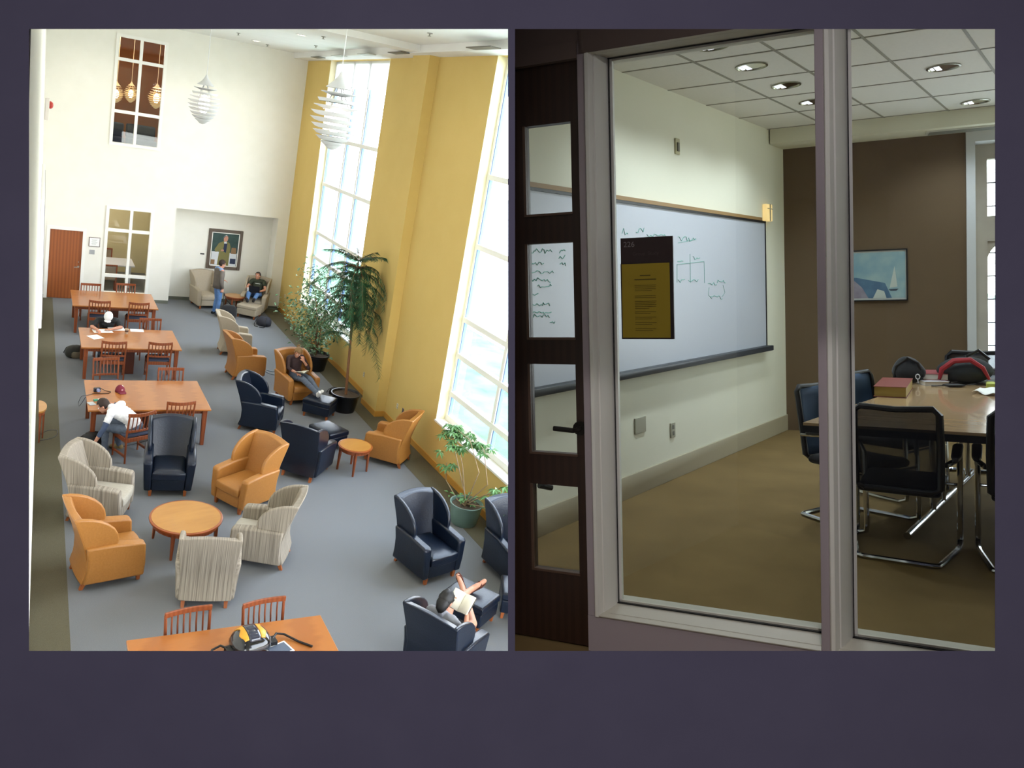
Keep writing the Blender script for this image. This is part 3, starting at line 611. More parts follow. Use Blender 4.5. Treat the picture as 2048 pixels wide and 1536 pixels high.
def person(label, loc, rz, J, cloth, skin=skinm, hair=None, vox=.0095, cap=None, female=False):
    t = empty('person', loc, rz); V = lambda k: Vector(J[k]); prims = []
    mb = MB()
    def cap_(a, b, ra, rb, reg): seg_ball(mb, a, b, ra, rb); prims.append((Vector(a), Vector(b), ra, rb, reg))
    pel, ch, nk = V('pelvis'), V('chest'), V('neck'); lat0 = (V('hipR')-V('hipL')).normalized(); lat1 = (V('shR')-V('shL')).normalized(); mid = J.get('belly', (pel+ch)/2); mid = Vector(mid)
    k_ = .9 if female else 1
    for s_ in range(11):
        q = s_/10; p = (pel.lerp(mid, q*2) if q < .5 else mid.lerp(ch, q*2-1)); lat = lat0.lerp(lat1, q).normalized(); up = (ch-pel).normalized(); w = [.165, .165, .158, .15, .145, .145, .15, .158, .165, .17, .165][s_]*k_; dd = [.115, .118, .115, .108, .104, .105, .11, .115, .118, .115, .105][s_]*k_
        fw_ = up.cross(lat).normalized(); up2 = lat.cross(fw_); Mx = Matrix((lat, fw_, up2)).transposed(); mb.ball(p, (w, dd, .07), 16, Mx); prims.append((p-lat*w*.45, p+lat*w*.45, dd, dd, 'top' if q > .12 else 'hip'))
    cap_(V('shL').lerp(nk, .15), V('shR').lerp(nk, .15), .062*k_, .062*k_, 'top'); cap_(ch, nk-(nk-ch)*.15, .09*k_, .065, 'top'); cap_(nk-(nk-ch)*.2, V('head')-Vector(J['up']).normalized()*.05, .052*k_, .05*k_, 'skin')
    for S in 'LR':
        sh, el, wr, hp, kn, an, toe = [V(x+S) for x in ('sh', 'el', 'wr', 'hip', 'kn', 'an', 'toe')]
        m_ = sh.lerp(el, .55); cap_(sh, m_, .056*k_, .048*k_, 'sleeve1'+S); cap_(m_, el, .048*k_, .04*k_, 'sleeve2'+S); m2 = el.lerp(wr, .5); cap_(el, m2, .041*k_, .036*k_, 'sleeve3'+S); cap_(m2, wr, .036*k_, .026, 'sleeve4'+S)
        m3 = hp.lerp(kn, .5); cap_(hp, m3, .088, .075, 'leg1'+S); cap_(m3, kn, .075, .058, 'leg2'+S); m4 = kn.lerp(an, .35); cap_(kn, m4, .057, .054, 'leg3'+S); cap_(m4, an, .054, .036, 'leg4'+S)
        fd = (toe-an).normalized(); hl = an-fd*.04; side = J.get('foot_up'+S, (0, 0, 1)); drop = Vector(side).normalized()*-.035
        cap_(hl+drop, toe+drop*.9, .036, .03, 'foot'+S); cap_(an, an+(toe-an)*.4+drop*.6, .036, .036, 'foot'+S)
        # hand: palm, four unequal fingers with a knuckle bend, and a thumb from the side of the palm
        hd = Vector(J.get('hand'+S, tuple(wr-el))).normalized(); pn = Vector(J.get('palm'+S, (0, 0, -1))); pn = (pn-hd*pn.dot(hd)).normalized(); sd = hd.cross(pn); sd = sd if S == 'R' else -sd; curl = J.get('curl'+S, .5)
        kb = wr+hd*.085
        for o_ in (-.024, 0, .024): cap_(wr+hd*.015+sd*o_*.7, kb+sd*o_, .0155, .0145, 'skin')
        for i_, ln in enumerate((.068, .078, .072, .056)):
            o_ = sd*(-.03+.02*i_); b0 = kb+o_; d1 = (hd*math.cos(curl*.6)+pn*math.sin(curl*.6)); b1 = b0+d1*ln*.5; d2 = (hd*math.cos(curl*1.5)+pn*math.sin(curl*1.5)); b2 = b1+d2*ln*.5
            cap_(b0, b1, .0098, .009, 'skin'); cap_(b1, b2, .009, .0078, 'skin')
        tb_ = wr+hd*.03-sd*.028; t1 = tb_+(hd*.7-sd*.7+pn*.25).normalized()*.04; t2 = t1+(hd*.95-sd*.2+pn*.35).normalized()*.03; cap_(tb_, t1, .013, .011, 'skin'); cap_(t1, t2, .011, .009, 'skin')
    H = V('head'); Fm = frame(J['face'], J['up']); hm = Fm.to_4x4(); X = lambda x, y, z: H+Fm @ Vector((x, y, z))
    mb.ball(X(0, -.012, .02), (.077, .096, .098), 18, hm); prims.append((X(0, 0, 0), X(0, -.01, .04), .09, .09, 'skin'))
    mb.ball(X(0, .022, -.055), (.056, .068, .062), 16, hm); prims.append((X(0, .02, -.06), X(0, .03, -.06), .06, .06, 'skin'))
    cap_(X(0, .082, .0), X(0, .1, -.032), .009, .014, 'skin'); cap_(X(-.035, .078, .024), X(.035, .078, .024), .011, .011, 'skin'); cap_(X(0, .068, -.095), X(0, .07, -.09), .024, .022, 'skin')
    for s_ in (-1, 1): mb.ball(X(s_*.079, -.008, -.012), (.012, .022, .033), 10, hm); cap_(X(s_*.02, .086, -.062), X(0, .09, -.06), .009, .01, 'skin')
    me = bpy.data.meshes.new('tmp'); mb.bm.to_mesh(me); mb.bm.free(); o = bpy.data.objects.new('body', me); COL.objects.link(o)
    r = o.modifiers.new('r', 'REMESH'); r.mode = 'VOXEL'; r.voxel_size = vox; sm = o.modifiers.new('s', 'SMOOTH'); sm.iterations = 4; sm.factor = .5
    dg = bpy.context.evaluated_depsgraph_get(); dg.update(); ev = o.evaluated_get(dg); nm = bpy.data.meshes.new_from_object(ev); o.modifiers.clear(); o.data = nm; nm.name = 'body'; nm.materials.clear(); nm.materials.append(skin)
    nm.polygons.foreach_set('use_smooth', [True]*len(nm.polygons)); o.parent = t
    n = len(nm.vertices); co = np.empty(n*3); nm.vertices.foreach_get('co', co); co = co.reshape(-1, 3); no = np.empty(n*3); nm.vertices.foreach_get('normal', no); no = no.reshape(-1, 3)
    best = np.full(n, 1e9); reg = np.zeros(n, int); names = sorted(set(p[4] for p in prims))
    for a, b, ra, rb, g in prims:
        A, B = np.array(a), np.array(b); d = B-A; L2_ = max(d @ d, 1e-9); q = np.clip(((co-A) @ d)/L2_, 0, 1); ds = np.linalg.norm(co-(A+q[:, None]*d), axis=1)-(ra+(rb-ra)*q); w = ds < best; best[w] = ds[w]; reg[w] = names.index(g)
    F4 = [tuple(p.vertices) for p in nm.polygons]
    def garment(nm_, regs, mt, off, wr_=.003):
        ids = {names.index(g) for g in regs if g in names}; keep = [f for f in F4 if sum(reg[i] in ids for i in f) >= len(f)/2]
        if not keep: return None
        used_ = sorted({i for f in keep for i in f}); mp = {v: k for k, v in enumerate(used_)}
        c = co[used_]+no[used_]*(off+wr_*np.sin(co[used_][:, :1]*55+co[used_][:, 2:3]*70)*np.cos(co[used_][:, 1:2]*60))
        m2 = bpy.data.meshes.new(nm_); m2.from_pydata([tuple(q) for q in c], [], [tuple(mp[i] for i in f) for f in keep]); m2.polygons.foreach_set('use_smooth', [True]*len(m2.polygons)); m2.materials.append(mt)
        g = bpy.data.objects.new(nm_, m2); COL.objects.link(g); g.parent = t; sd_ = g.modifiers.new('s', 'SOLIDIFY'); sd_.thickness = .004; return g
    for nm_, regs, mt, off in cloth:
        if nm_ in ('shoe', 'sleeve'):
            for S in 'LR': garment(nm_, [g+S for g in regs], mt, off)
        else: garment(nm_, [g+S for g in regs for S in ('', 'L', 'R')], mt, off)
    for s_ in (-1, 1):
        b = MB(); b.ball(X(s_*.031, .079, .004), .0125, 10); b.build('eye', mat('eye_white', 'e8e4de', .3), t, smooth='all'); b = MB(); b.ball(X(s_*.031, .087, .003), .006, 8); b.build('iris', mat('dark_iris', '2a1c12', .3), t, smooth='all')
    b = MB(); b.ball(X(0, .0925, -.061), (.021, .006, .006), 10, hm); b.build('mouth', mat('lips', 'a3584e', .5), t, smooth='all')
    if hair:
        b = MB(); b.ball(X(0, -.016, .024), (.086, .106, .108), 26, hm); inv = Fm.transposed()
        dele = [v for v in b.bm.verts if (lambda q: (q.y > .035 and q.z < .062) or q.z < (-.075 if not female else -.08) or (q.y > -.015 and q.z < -.0))(inv @ (v.co-H))]
        bmesh.ops.delete(b.bm, geom=dele, context='VERTS')
        for v in b.bm.verts: v.co += (v.co-H)*((.08 if female == 'long' else .03)*math.sin(v.co.x*170+v.co.y*140)*math.cos(v.co.z*160))
        b.build('hair', hair, t, smooth='all', solid=.006)
        if female == 'tail': b = MB(); b.tube([X(0, -.1, .06), X(0, -.145, .075), X(0, -.165, .03), X(0, -.155, -.04)], [.02, .03, .028, .012], 10); b.build('ponytail', hair, t, smooth='all')
        if female == 'long': b = MB(); b.tube([X(0, -.03, .02), X(0, -.05, -.05), X(.01, -.06, -.12), X(.02, -.055, -.16)], [.08, .082, .06, .02], 14); b.build('long_hair', hair, t, smooth='all')
    if cap:
        b = MB(); R = []
        for k in range(7): a = PI/2*k/6*.97; R.append([X(.1*math.cos(a)*math.cos(j*PI/12), -.015+.122*math.cos(a)*math.sin(j*PI/12), .02+.125*math.sin(a)) for j in range(24)])
        b.rings(R); q = b.build('cap_crown', cap, t, smooth='all')
        b = MB(); b.grid(lambda u, v: X((u-.5)*.15*(1-.25*v*v), .085+.075*v-.03*abs(u-.5)*2*v, .045-.012*v-.04*(u-.5)**2*4), 8, 5); b.build('cap_brim', cap, t, smooth='all', solid=.004)
    return tag(t, label, 'person')
TOP = ('top', 'sleeve1'); LONG = ('top', 'sleeve1', 'sleeve2', 'sleeve3', 'sleeve4'); LEG = ('hip', 'leg1', 'leg2', 'leg3', 'leg4')
shoe_w = mat('white_sneaker', 'e4e2de', .6); shoe_k = mat('dark_shoe', '23252c', .6); shoe_t = mat('tan_shoe', 'a08a5e', .7)
# 1 standing person with the jacket
q = LF(431, 630)
SPL = ('shoe', 'sleeve', 'sock')
J = dict(pelvis=(0, 0, .95), chest=(0, -.02, 1.32), neck=(0, -.01, 1.47), head=(0, .05, 1.6), face=(.1, 1, -.35), up=(0, .3, 1), shL=(-.19, -.02, 1.42), shR=(.19, -.02, 1.42), elL=(-.25, .02, 1.14), elR=(.25, -.06, 1.13), wrL=(-.2, .24, 1.06), wrR=(.24, .02, .88), handR=(0, .1, -1), palmR=(-1, 0, 0), curlR=1.1,
         hipL=(-.09, 0, .92), hipR=(.09, 0, .92), knL=(-.1, .04, .5), knR=(.1, .02, .5), anL=(-.11, -.03, .09), anR=(.11, -.01, .09), toeL=(-.14, .13, .07), toeR=(.13, .15, .07))
person('person standing in the alcove in a grey jacket and jeans, holding a black bag', (q.x, q.y, 0), -PI/2+.25, J, [('shirt', ('top',), mat('light_blue_shirt', '86a6d4', .85), .008), ('trousers', LEG, denim, .01), ('shoe', ('foot',), shoe_k, .008)], hair=hair_b, vox=.011)
P1 = bpy.data.objects['person']; b = MB()      # the open jacket: sides, back and sleeves
jk = mat('grey_brown_jacket', '5e564f', .8, kind='noise', col2='6a625a', scale=12)
R = []
for z, w, d in ((.86, .2, .15), (1.0, .19, .145), (1.15, .18, .14), (1.3, .2, .145), (1.42, .2, .12), (1.48, .11, .09)):
    ring = [Vector((w*math.sin(a), -d*math.cos(a)-.01, z)) for a in [(-2.45+4.9*k/18) for k in range(19)]]; R.append(ring)
for r0, r1 in zip(R, R[1:]):
    for k in range(18): b._f([b.bm.verts.new(p) for p in (r0[k], r0[k+1], r1[k+1], r1[k])])
bmesh.ops.remove_doubles(b.bm, verts=b.bm.verts, dist=.0005)
for S in 'LR':
    b.tube([J['sh'+S], Vector(J['sh'+S]).lerp(Vector(J['el'+S]), .5), J['el'+S], Vector(J['el'+S]).lerp(Vector(J['wr'+S]), .92)], [.075, .066, .06, .046], 12)
b.build('jacket', jk, P1, smooth='all', solid=.006)
# bag hanging from the hand
m_ = P1.matrix_basis; hand = m_ @ Vector((.24, .08, .78)); ang = P1.rotation_euler.z
t = empty('duffel_bag', (hand.x+.16, hand.y-.12, 0)); b = MB(); b.rings([[Vector((.26*x_*s_, .13*y_*s_, z)) for x_, y_ in [(math.cos(a*PI/6), math.sin(a*PI/6)) for a in range(12)]] for z, s_ in ((.0, .75), (.05, 1), (.25, 1.02), (.38, .8), (.42, .45))]); b.build('bag_body', blackc, t, smooth='all')
b = MB(); hl = hand-t.location; b.tube([(-.14, 0, .37), (-.17, .04, .55), (hl.x, hl.y, .76), (-.1, .1, .6), (.1, 0, .39)], .012, 8); b.build('strap', black, t, smooth='all'); t['label'] = 'black shoulder bag held by the standing person, touching the floor'; t['category'] = 'bag'
def onto(chair, obj_or_pt, z=0):
    p = Vector(obj_or_pt); M_ = Matrix.Translation(chair.location) @ Matrix.Rotation(chair.rotation_euler.z, 4, 'Z'); q = M_.inverted() @ p; return Vector((q.x, q.y, z))
# 2 laptop user in the corner
c = tan_man; o_ = onto(c, ott_tan.location); fx = max(.75, min(1.0, o_.y)); ox = o_.x
J = dict(pelvis=(0, -.12, .57), chest=(0, -.24, .88), neck=(0, -.27, 1.01), head=(.04, -.27, 1.13), face=(.35, 1, .35), up=(.1, -.3, 1), shL=(-.19, -.22, .96), shR=(.19, -.22, .96), elL=(-.29, -.02, .76), elR=(.29, -.02, .76), wrL=(-.13, .2, .72), wrR=(.16, .2, .72), handL=(.5, .6, -.2), handR=(-.5, .6, -.2),
         hipL=(-.1, -.05, .56), hipR=(.1, -.05, .56), knL=(-.13+ox*.4, .36, .68), knR=(.15+ox*.4, .36, .68), anL=(ox-.08, fx-.12, .53), anR=(ox+.1, fx-.05, .52), toeL=(ox-.12, fx, .62), toeR=(ox+.12, fx+.06, .62), foot_upL=(0, -1, .4), foot_upR=(0, -1, .4))
person('person in an olive T-shirt and jeans leaning back in the corner chair with a laptop', c.location, c.rotation_euler.z, J, [('shirt', TOP, mat('olive_tshirt', '3a4031', .9), .01), ('trousers', LEG, denim, .01), ('shoe', ('foot',), shoe_k, .008)], hair=hair_b, vox=.011)
P2 = bpy.data.objects['person.001']; b = MB(); b.box(-.09, .07, -.118, -.114, .9, .915); b.build('shirt_print', paper, P2)
M2 = P2.matrix_basis
t = empty('laptop', M2 @ Vector((-.02, .28, .71)), c.rotation_euler.z); b = MB(); b.box(-.17, .17, -.12, .12, 0, .018); b.build('keyboard_base', black, t, bevel=.003); b = MB(); b.box(-.17, .17, -.006, .006, 0, .23, Matrix.Translation((0, .12, .015)) @ Matrix.Rotation(-.35, 4, 'X')); b.build('screen_lid', mat('dark_laptop_lid', '1b1b20', .35), t, bevel=.003)
tag(t, 'open dark laptop on the lap of the person in olive', 'laptop')
t = empty('paper_cup', M2 @ Vector((.2, .3, .7))); b = MB(); b.lathe([(.028, 0), (.04, .11), (.036, .11), (.025, .006)], n=16); b.build('cup_body', paper, t, smooth=True); b = MB(); b.lathe([(.041, .108), (.042, .118), (.03, .124), (.001, .124)], n=16); b.build('lid', paper, t, smooth=True); tag(t, 'white paper cup beside the laptop in the corner chair', 'cup')
def backpack(x, y, mt, label, rz=0, s=1.0, lying=True, accent=None):
    q = LF(x, y); t = empty('backpack', (q.x, q.y, 0), rz); b = MB()
    prof = [(.0, .7), (.03, .95), (.12, 1.0), (.2, .93), (.27, .7), (.3, .4)]
    b.rings([[Vector((.24*s*k*math.copysign(abs(math.cos(a*PI/8))**.7, math.cos(a*PI/8)), .18*s*k*math.copysign(abs(math.sin(a*PI/8))**.7, math.sin(a*PI/8))+.02*math.sin(3*a), z*s)) for a in range(16)] for z, k in prof]); b.build('bag_body', mt, t, smooth='all')
    b = MB(); b.rings([[Vector((.15*s*k*math.cos(a*PI/6), (-.17+.02)*s+.06*s*k*math.sin(a*PI/6), z*s)) for a in range(12)] for z, k in ((.01, .8), (.05, 1), (.14, 1), (.18, .7))]); b.build('front_pocket', accent or mt, t, smooth='all')
    for k in (-1, 1): b = MB(); b.tube([(k*.1*s, .1*s, .27*s), (k*.16*s, .2*s, .2*s), (k*.2*s, .26*s, .05*s), (k*.15*s, .3*s, .01), (k*.02, .33*s, .012)], .012*s, 6); b.build('strap', black, t, smooth='all')
    return tag(t, label, 'backpack')
backpack(527, 651, mat('charcoal_nylon', '33343d', .8), 'charcoal backpack lying on the carpet below the taupe ottoman', 2.4, .95)
backpack(150, 713, mat('olive_black_nylon', '2b2a24', .8), 'dark backpack on the floor at the left end of the table with papers', .3, .9, accent=mat('khaki_pocket', '6b6250', .8))
backpack(183, 899, mat('black_nylon', '141416', .7), 'black backpack on the floor into which the person in white reaches', 1.0, 1.05)
# 3 reading woman
c = orange_w; o_ = onto(c, ott.location); fx = min(1.12, o_.y); ox = o_.x
J = dict(pelvis=(0, -.1, .56), chest=(-.03, -.2, .87), neck=(-.03, -.18, .99), head=(-.01, -.1, 1.09), face=(.25, .75, -.65), up=(0, .6, .8), shL=(-.18, -.19, .93), shR=(.16, -.19, .93), elL=(-.28, .0, .72), elR=(.25, -.02, .75), wrL=(-.07, .09, .93), wrR=(.16, .24, .72), handL=(.3, -.1, 1), palmL=(.2, -1, 0), handR=(-.4, .6, -.2),
         hipL=(-.09, -.03, .55), hipR=(.09, -.03, .55), knL=(ox*.4-.07, .42, .62), knR=(ox*.4+.09, .42, .62), anL=(ox+.0, fx-.1, .50), anR=(ox+.08, fx-.02, .50), toeL=(ox+.02, fx+.02, .6), toeR=(ox+.12, fx+.09, .6), foot_upL=(0, -1, .4), foot_upR=(0, -1, .4), curlL=1.1)
person('person with a ponytail reading in a tan orange chair, brown sweater and jeans', c.location, c.rotation_euler.z, J, [('sweater', LONG[:-1], mat('dark_brown_sweater', '3b2a2a', .9), .009), ('trousers', LEG, denim_g, .01), ('shoe', ('foot',), shoe_w, .008)], hair=hair_f, female='tail')
def open_book(M_, pos, w, h, rz, tilt, label, name='open_book'):
    t = empty(name); t.matrix_world = M_ @ Matrix.Translation(pos) @ Matrix.Rotation(rz, 4, 'Z') @ Matrix.Rotation(tilt, 4, 'X')
    for k in (-1, 1): b = MB(); b.grid(lambda u, v: Vector((k*u*w, (v-.5)*h, .012+.03*math.sin(u*2.4)*(1-.3*u)+.03*u)), 8, 2); b.build('page', mat('cream_pages', 'e6e0cc', .8), t, smooth='all', solid=.012)
    b = MB()
    for k in (-1, 1): b.hexa([Vector((x, y, z+abs(x)/w*.03)) for z in (-.002, .002) for x, y in ((0, -h/2), (k*(w+.005), -h/2), (k*(w+.005), h/2), (0, h/2))])
    b.build('cover', mat('book_cover', '6d6a62', .5), t); return tag(t, label, 'book')
open_book(bpy.data.objects['person.002'].matrix_basis, (.06, .3, .71), .13, .2, .1, .35, 'open book on the lap of the person with the ponytail')
backpack(668, 788, mat('black_nylon', '141416', .7), 'small black bag on the floor between the reading chair and the pine pot', .6, .55)
# 4 person in the white cap
cx_, cy_w = LF(213, 640, .86).x, 19.6
J = dict(pelvis=(0, -.08, .54), belly=(0, .0, .7), chest=(0, .17, .87), neck=(0, .27, .96), head=(.0, .38, 1.04), face=(.15, .65, -.75), up=(0, .75, .65), shL=(-.2, .19, .92), shR=(.2, .19, .92), elL=(-.3, .33, .8), elR=(.34, .36, .8), wrL=(-.08, .5, .79), wrR=(.22, .62, .79), handL=(1, .2, 0), handR=(-.2, 1, 0), curlL=.3, curlR=.6,
         hipL=(-.1, -.02, .53), hipR=(.1, -.02, .53), knL=(-.13, .42, .52), knR=(.13, .42, .52), anL=(-.13, .4, .09), anR=(.13, .38, .09), toeL=(-.14, .56, .07), toeR=(.14, .54, .07))
person('person in a white cap bent over papers at the second table from the back', (cx_, cy_w+.3, 0), PI, J, [('shirt', TOP+('sleeve2',), mat('charcoal_shirt', '26282a', .9), .01), ('trousers', LEG, denim_g, .01), ('shoe', ('foot',), shoe_k, .008)], hair=hair_b, cap=mat('white_cap_cotton', 'e8ecec', .8))
# 5 person in white reaching down
c = man_chair; R5 = c.rotation_euler.z
J = dict(pelvis=(0, -.06, .54), belly=(-.02, .03, .7), chest=(-.06, .26, .84), neck=(-.09, .4, .89), head=(-.11, .52, .9), face=(-.25, .75, -.6), up=(-.1, .7, .7), shL=(-.25, .3, .85), shR=(.1, .28, .9), elL=(-.38, .36, .58), elR=(.3, .38, .78), wrL=(-.42, .47, .34), wrR=(.3, .62, .79), handL=(-.1, .3, -1), palmL=(1, 0, 0), handR=(0, 1, 0),
         hipL=(-.1, -.0, .53), hipR=(.1, -.0, .53), knL=(-.17, .42, .53), knR=(.14, .44, .53), anL=(-.19, .4, .1), anR=(.16, .3, .1), toeL=(-.22, .56, .075), toeR=(.18, .45, .075))
person('person in a white T-shirt bending from a chair to reach into a backpack', c.location, R5+.62, J, [('sleeve', ('sleeve2', 'sleeve3'), mat('slate_blue_sleeve', '46536c', .9), .006), ('shirt', TOP, mat('white_tshirt', 'eceaea', .9), .011), ('trousers', LEG, denim_g, .01), ('shoe', ('foot',), shoe_t, .008)], hair=hair_b)
# 6 reader with crossed legs
c = navy_reader; o_ = onto(c, ott_read.location); fx, ox = o_.y, o_.x
J = dict(pelvis=(0, -.06, .55), chest=(-.02, -.2, .82), neck=(-.02, -.2, .95), head=(-.02, -.13, 1.06), face=(.05, .8, -.6), up=(0, .6, .8), shL=(-.17, -.19, .89), shR=(.16, -.19, .89), elL=(-.26, .02, .68), elR=(.24, .02, .66), wrL=(-.15, .2, .8), wrR=(.13, .2, .78), handL=(.2, .6, .5), handR=(-.2, .6, .5), palmL=(1, 0, 0), palmR=(-1, 0, 0), curlL=.8, curlR=.8,
         hipL=(-.09, -.0, .54), hipR=(.09, .0, .54), knL=(-.12+ox*.3, .42, .64), knR=(.26+ox*.3, .36, .60), anL=(ox+.02, fx-.08, .51), anR=(ox-.1, fx-.16, .53), toeL=(ox+.1, fx+.08, .6), toeR=(ox-.22, fx-.1, .6), foot_upL=(0, -1, .5), foot_upR=(.3, -1, .5))
person('black haired person reading in the navy chair at the bottom right, in sandals', c.location, c.rotation_euler.z, J, [('shirt', TOP, mat('pale_grey_top', '8f9096', .9), .009), ('shorts', ('hip', 'leg1'), mat('navy_shorts', '161c30', .9), .014)], skin=skinm, hair=hair_k, female='long', vox=.008)
P6 = bpy.data.objects['person.005']; open_book(P6.matrix_basis, (-.01, .3, .84), .15, .24, 0, .75, 'open book held up by the black haired reader')
for S in 'LR':
    an, toe = Vector(J['an'+S]), Vector(J['toe'+S]); d = (toe-an).normalized(); up = Vector(J['foot_up'+S]).normalized(); up = (up-d*up.dot(d)).normalized(); r_ = d.cross(up); c0 = an-up*.074
    b = MB(); b.rings([[c0+d*x+r_*w*k+up*z for x, w, k in [(-.06, .03, -1), (.05, .035, -1), (.15, .045, -1), (.22, .03, -1), (.22, .03, 1), (.15, .045, 1), (.05, .035, 1), (-.06, .03, 1)]] for z in (-.012, .004)])
    b.tube([c0+d*.1+r_*.042, c0+d*.14+r_*.03+up*.07, c0+d*.17+up*.066, c0+d*.14-r_*.03+up*.07, c0+d*.1-r_*.042], .006, 6); b.build('sandal', mat('brown_sandal', '5b2f24', .6), P6, smooth=True)
# ---------------------------------------------------------------- small things on the tables and the floor
def flat_paper(x, y, w, h, rz, label, z=.751, mt=paper, name='paper_sheet', th=.002):
    q = LF(x, y, z); b = MB(); b.box(-w/2, w/2, -h/2, h/2, 0, th); o = b.build(name, mt, loc=(q.x, q.y, z)); o.rotation_euler.z = rz; return tag(o, label, 'paper')
flat_paper(205, 662, .42, .3, .15, 'white paper under the hands of the person in the cap'); flat_paper(233, 658, .36, .28, .1, 'white paper in the middle of the row on the second table')
flat_paper(191, 674, .26, .3, .5, 'white sheet lying nearest the table edge, turned askew'); flat_paper(274, 661, .3, .22, -.05, 'white sheet right of the cup on the second table')
q = LF(253, 667, .75); t = empty('paper_cup', (q.x, q.y, .75)); b = MB(); b.lathe([(.028, 0), (.042, .12), (.038, .12), (.026, .006)], n=16); b.build('cup_body', mat('beige_cup', 'c9b79c', .7), t, smooth=True); b = MB(); b.lathe([(.037, .04), (.042, .085), (.0425, .085), (.0375, .04)], n=16); b.build('cup_band', mat('brown_cup_band', '5a4030', .7), t, smooth=True); tag(t, 'beige paper cup with a dark band on the table with papers', 'cup')
q = LF(240, 783, .75); t = empty('baseball_cap', (q.x, q.y, .75), .3); mc = mat('maroon_cap_cotton', '7a2436', .8); b = MB(); R = []
for k in range(7): a = PI/2*k/6*.97; R.append([Vector((.09*math.cos(a)*math.cos(j*PI/12), .1*math.cos(a)*math.sin(j*PI/12), .13*math.sin(a)+.004)) for j in range(24)])
b.rings(R)
for f in b.bm.faces: f.material_index = 1 if f.calc_center_median().x > .02 and f.calc_center_median().y > -.03 else 0
b.build('cap_crown', [mc, mat('white_mesh', 'e2dede', .8)], t, smooth='all'); b = MB(); b.grid(lambda u, v: Vector(((u-.5)*.15*(1-.3*v*v), -.09-.075*v, .02-.015*v)), 8, 4); b.build('cap_brim', mc, t, smooth='all', solid=.004)
b = MB(); b.box(-.015, .015, -.098, -.09, .05, .075); b.build('cap_emblem', mat('pale_pink_patch', 'c99a9a', .7), t); tag(t, 'maroon baseball cap with a white back on the third table', 'cap')
q = LF(194, 783, .75); t = empty('camera', (q.x, q.y, .75), .3); b = MB(); b.box(-.06, .06, -.03, .03, 0, .075); b.build('camera_body', mat('dark_camera_body', '222530', .4), t, bevel=.008); b = MB(); b.lathe([(.03, 0), (.03, .05), (.022, .055), (.001, .05)], n=16, m=Matrix.Translation((0, -.03, .04)) @ Matrix.Rotation(PI/2, 4, 'X')); b.build('lens', mat('silver_blue_lens', '8d93b5', .3), t, smooth=True)
b = MB(); b.tube([(.06, 0, .06), (.14, -.02, .01), (.22, -.1, .006), (.16, -.16, .006), (.02, -.14, .006), (-.08, -.1, .006), (-.16, -.12, .006)], .006, 6); b.build('neck_strap', black, t, smooth='all'); tag(t, 'small dark camera with its strap on the third table', 'camera')
q = LF(183, 808, .75); t = empty('mobile_phone', (q.x, q.y, .75), .35); b = MB(); b.box(-.055, .055, -.075, .075, 0, .014); b.build('phone_body', mat('silver_grey_plastic', 'b4b6b8', .4), t, bevel=.004); tag(t, 'flat silver grey gadget at the near left corner of the third table', 'gadget')
q = LF(200, 801, .75); t = empty('toothpaste_box', (q.x, q.y, .75), .3); b = MB(); b.box(-.11, .11, -.02, .02, 0, .03); b.mi = 1; b.box(-.112, -.04, -.022, .022, .002, .031); b.mi = 2; b.box(.02, .08, -.021, .021, .003, .0312); b.build('box_body', [paper, mat('green_print', '3f9a80', .6), mat('blue_print', '4a86c6', .6)], t); tag(t, 'narrow white box with green and blue print on the third table', 'box')
def cable(pts, label, mt=black, r=.006):
    b = MB(); P = [LF(x, y, z) for x, y, z in pts]
    Q = []
    for i in range(len(P)-1):
        for k in range(4): u = k/4; a, bb, c_, d_ = P[max(i-1, 0)], P[i], P[i+1], P[min(i+2, len(P)-1)]; Q.append(.5*((2*bb)+(c_-a)*u+(2*a-5*bb+4*c_-d_)*u*u+(3*bb-a-3*c_+d_)*u**3))
    Q.append(P[-1]); b.tube(Q, r, 6); return tag(b.build('cable', mt, smooth='all'), label, 'cable')
q0 = LF(172, 790, .757); cable([(184, 788, .757), (176, 790, .757), (170, 791, .757), (163, 793, .66), (157, 805, .45), (158, 812, .42), (165, 804, .55), (171, 794, .72)], 'thin grey cable looping over the left edge of the third table', mat('grey_cable', '55565a', .6), .005)
cable([(76, 872, .008), (95, 861, .008), (114, 861, .008), (113, 870, .008), (104, 876, .008), (80, 881, .008)], 'thin dark cord lying in a loop on the carpet by the left wall', mat('grey_cable', '55565a', .6))
cable([(330, 872, .01), (245, 893, .01), (232, 885, .01), (228, 872, .01)], 'dark cord on the carpet under the chair of the person in white')
cable([(566, 715, .008), (552, 740, .008), (540, 742, .008), (526, 738, .008), (538, 747, .008), (556, 750, .008)], 'blue grey cord coiled on the carpet left of the reading person', mat('blue_grey_cord', '8298aa', .7), .01)
# helmet bag, straps and tablet on the bottom table
q = LF(498, 1282, .78); t = empty('helmet_bag', (q.x, q.y-.05, .75), .12); t.scale = (1.12, 1.12, 1.1); shell = mat('glossy_black_shell', '141518', .15, coat=.5)
b = MB(); b.rings([[Vector((.2*k*math.copysign(abs(math.cos(a*PI/12))**.75, math.cos(a*PI/12)), .17*k*math.copysign(abs(math.sin(a*PI/12))**.75, math.sin(a*PI/12)), z)) for a in range(24)] for z, k in ((0, .8), (.02, .97), (.06, 1), (.11, .9), (.15, .72), (.175, .5), (.185, .2))]); b.build('bag_shell', shell, t, smooth='all')
def shz(x, y):
    k = (abs(x/.2)**2.67+abs(y/.17)**2.67)**(1/2.67); P = [(0, .186), (.2, .185), (.5, .175), (.72, .15), (.9, .11), (1, .06)]
    for (a, za_), (b_, zb_2) in zip(P, P[1:]):
        if k <= b_: return lerp(za_, zb_2, (k-a)/(b_-a))
    return .06
yl = mat('amber_yellow_panel', 'd79a25', .4)
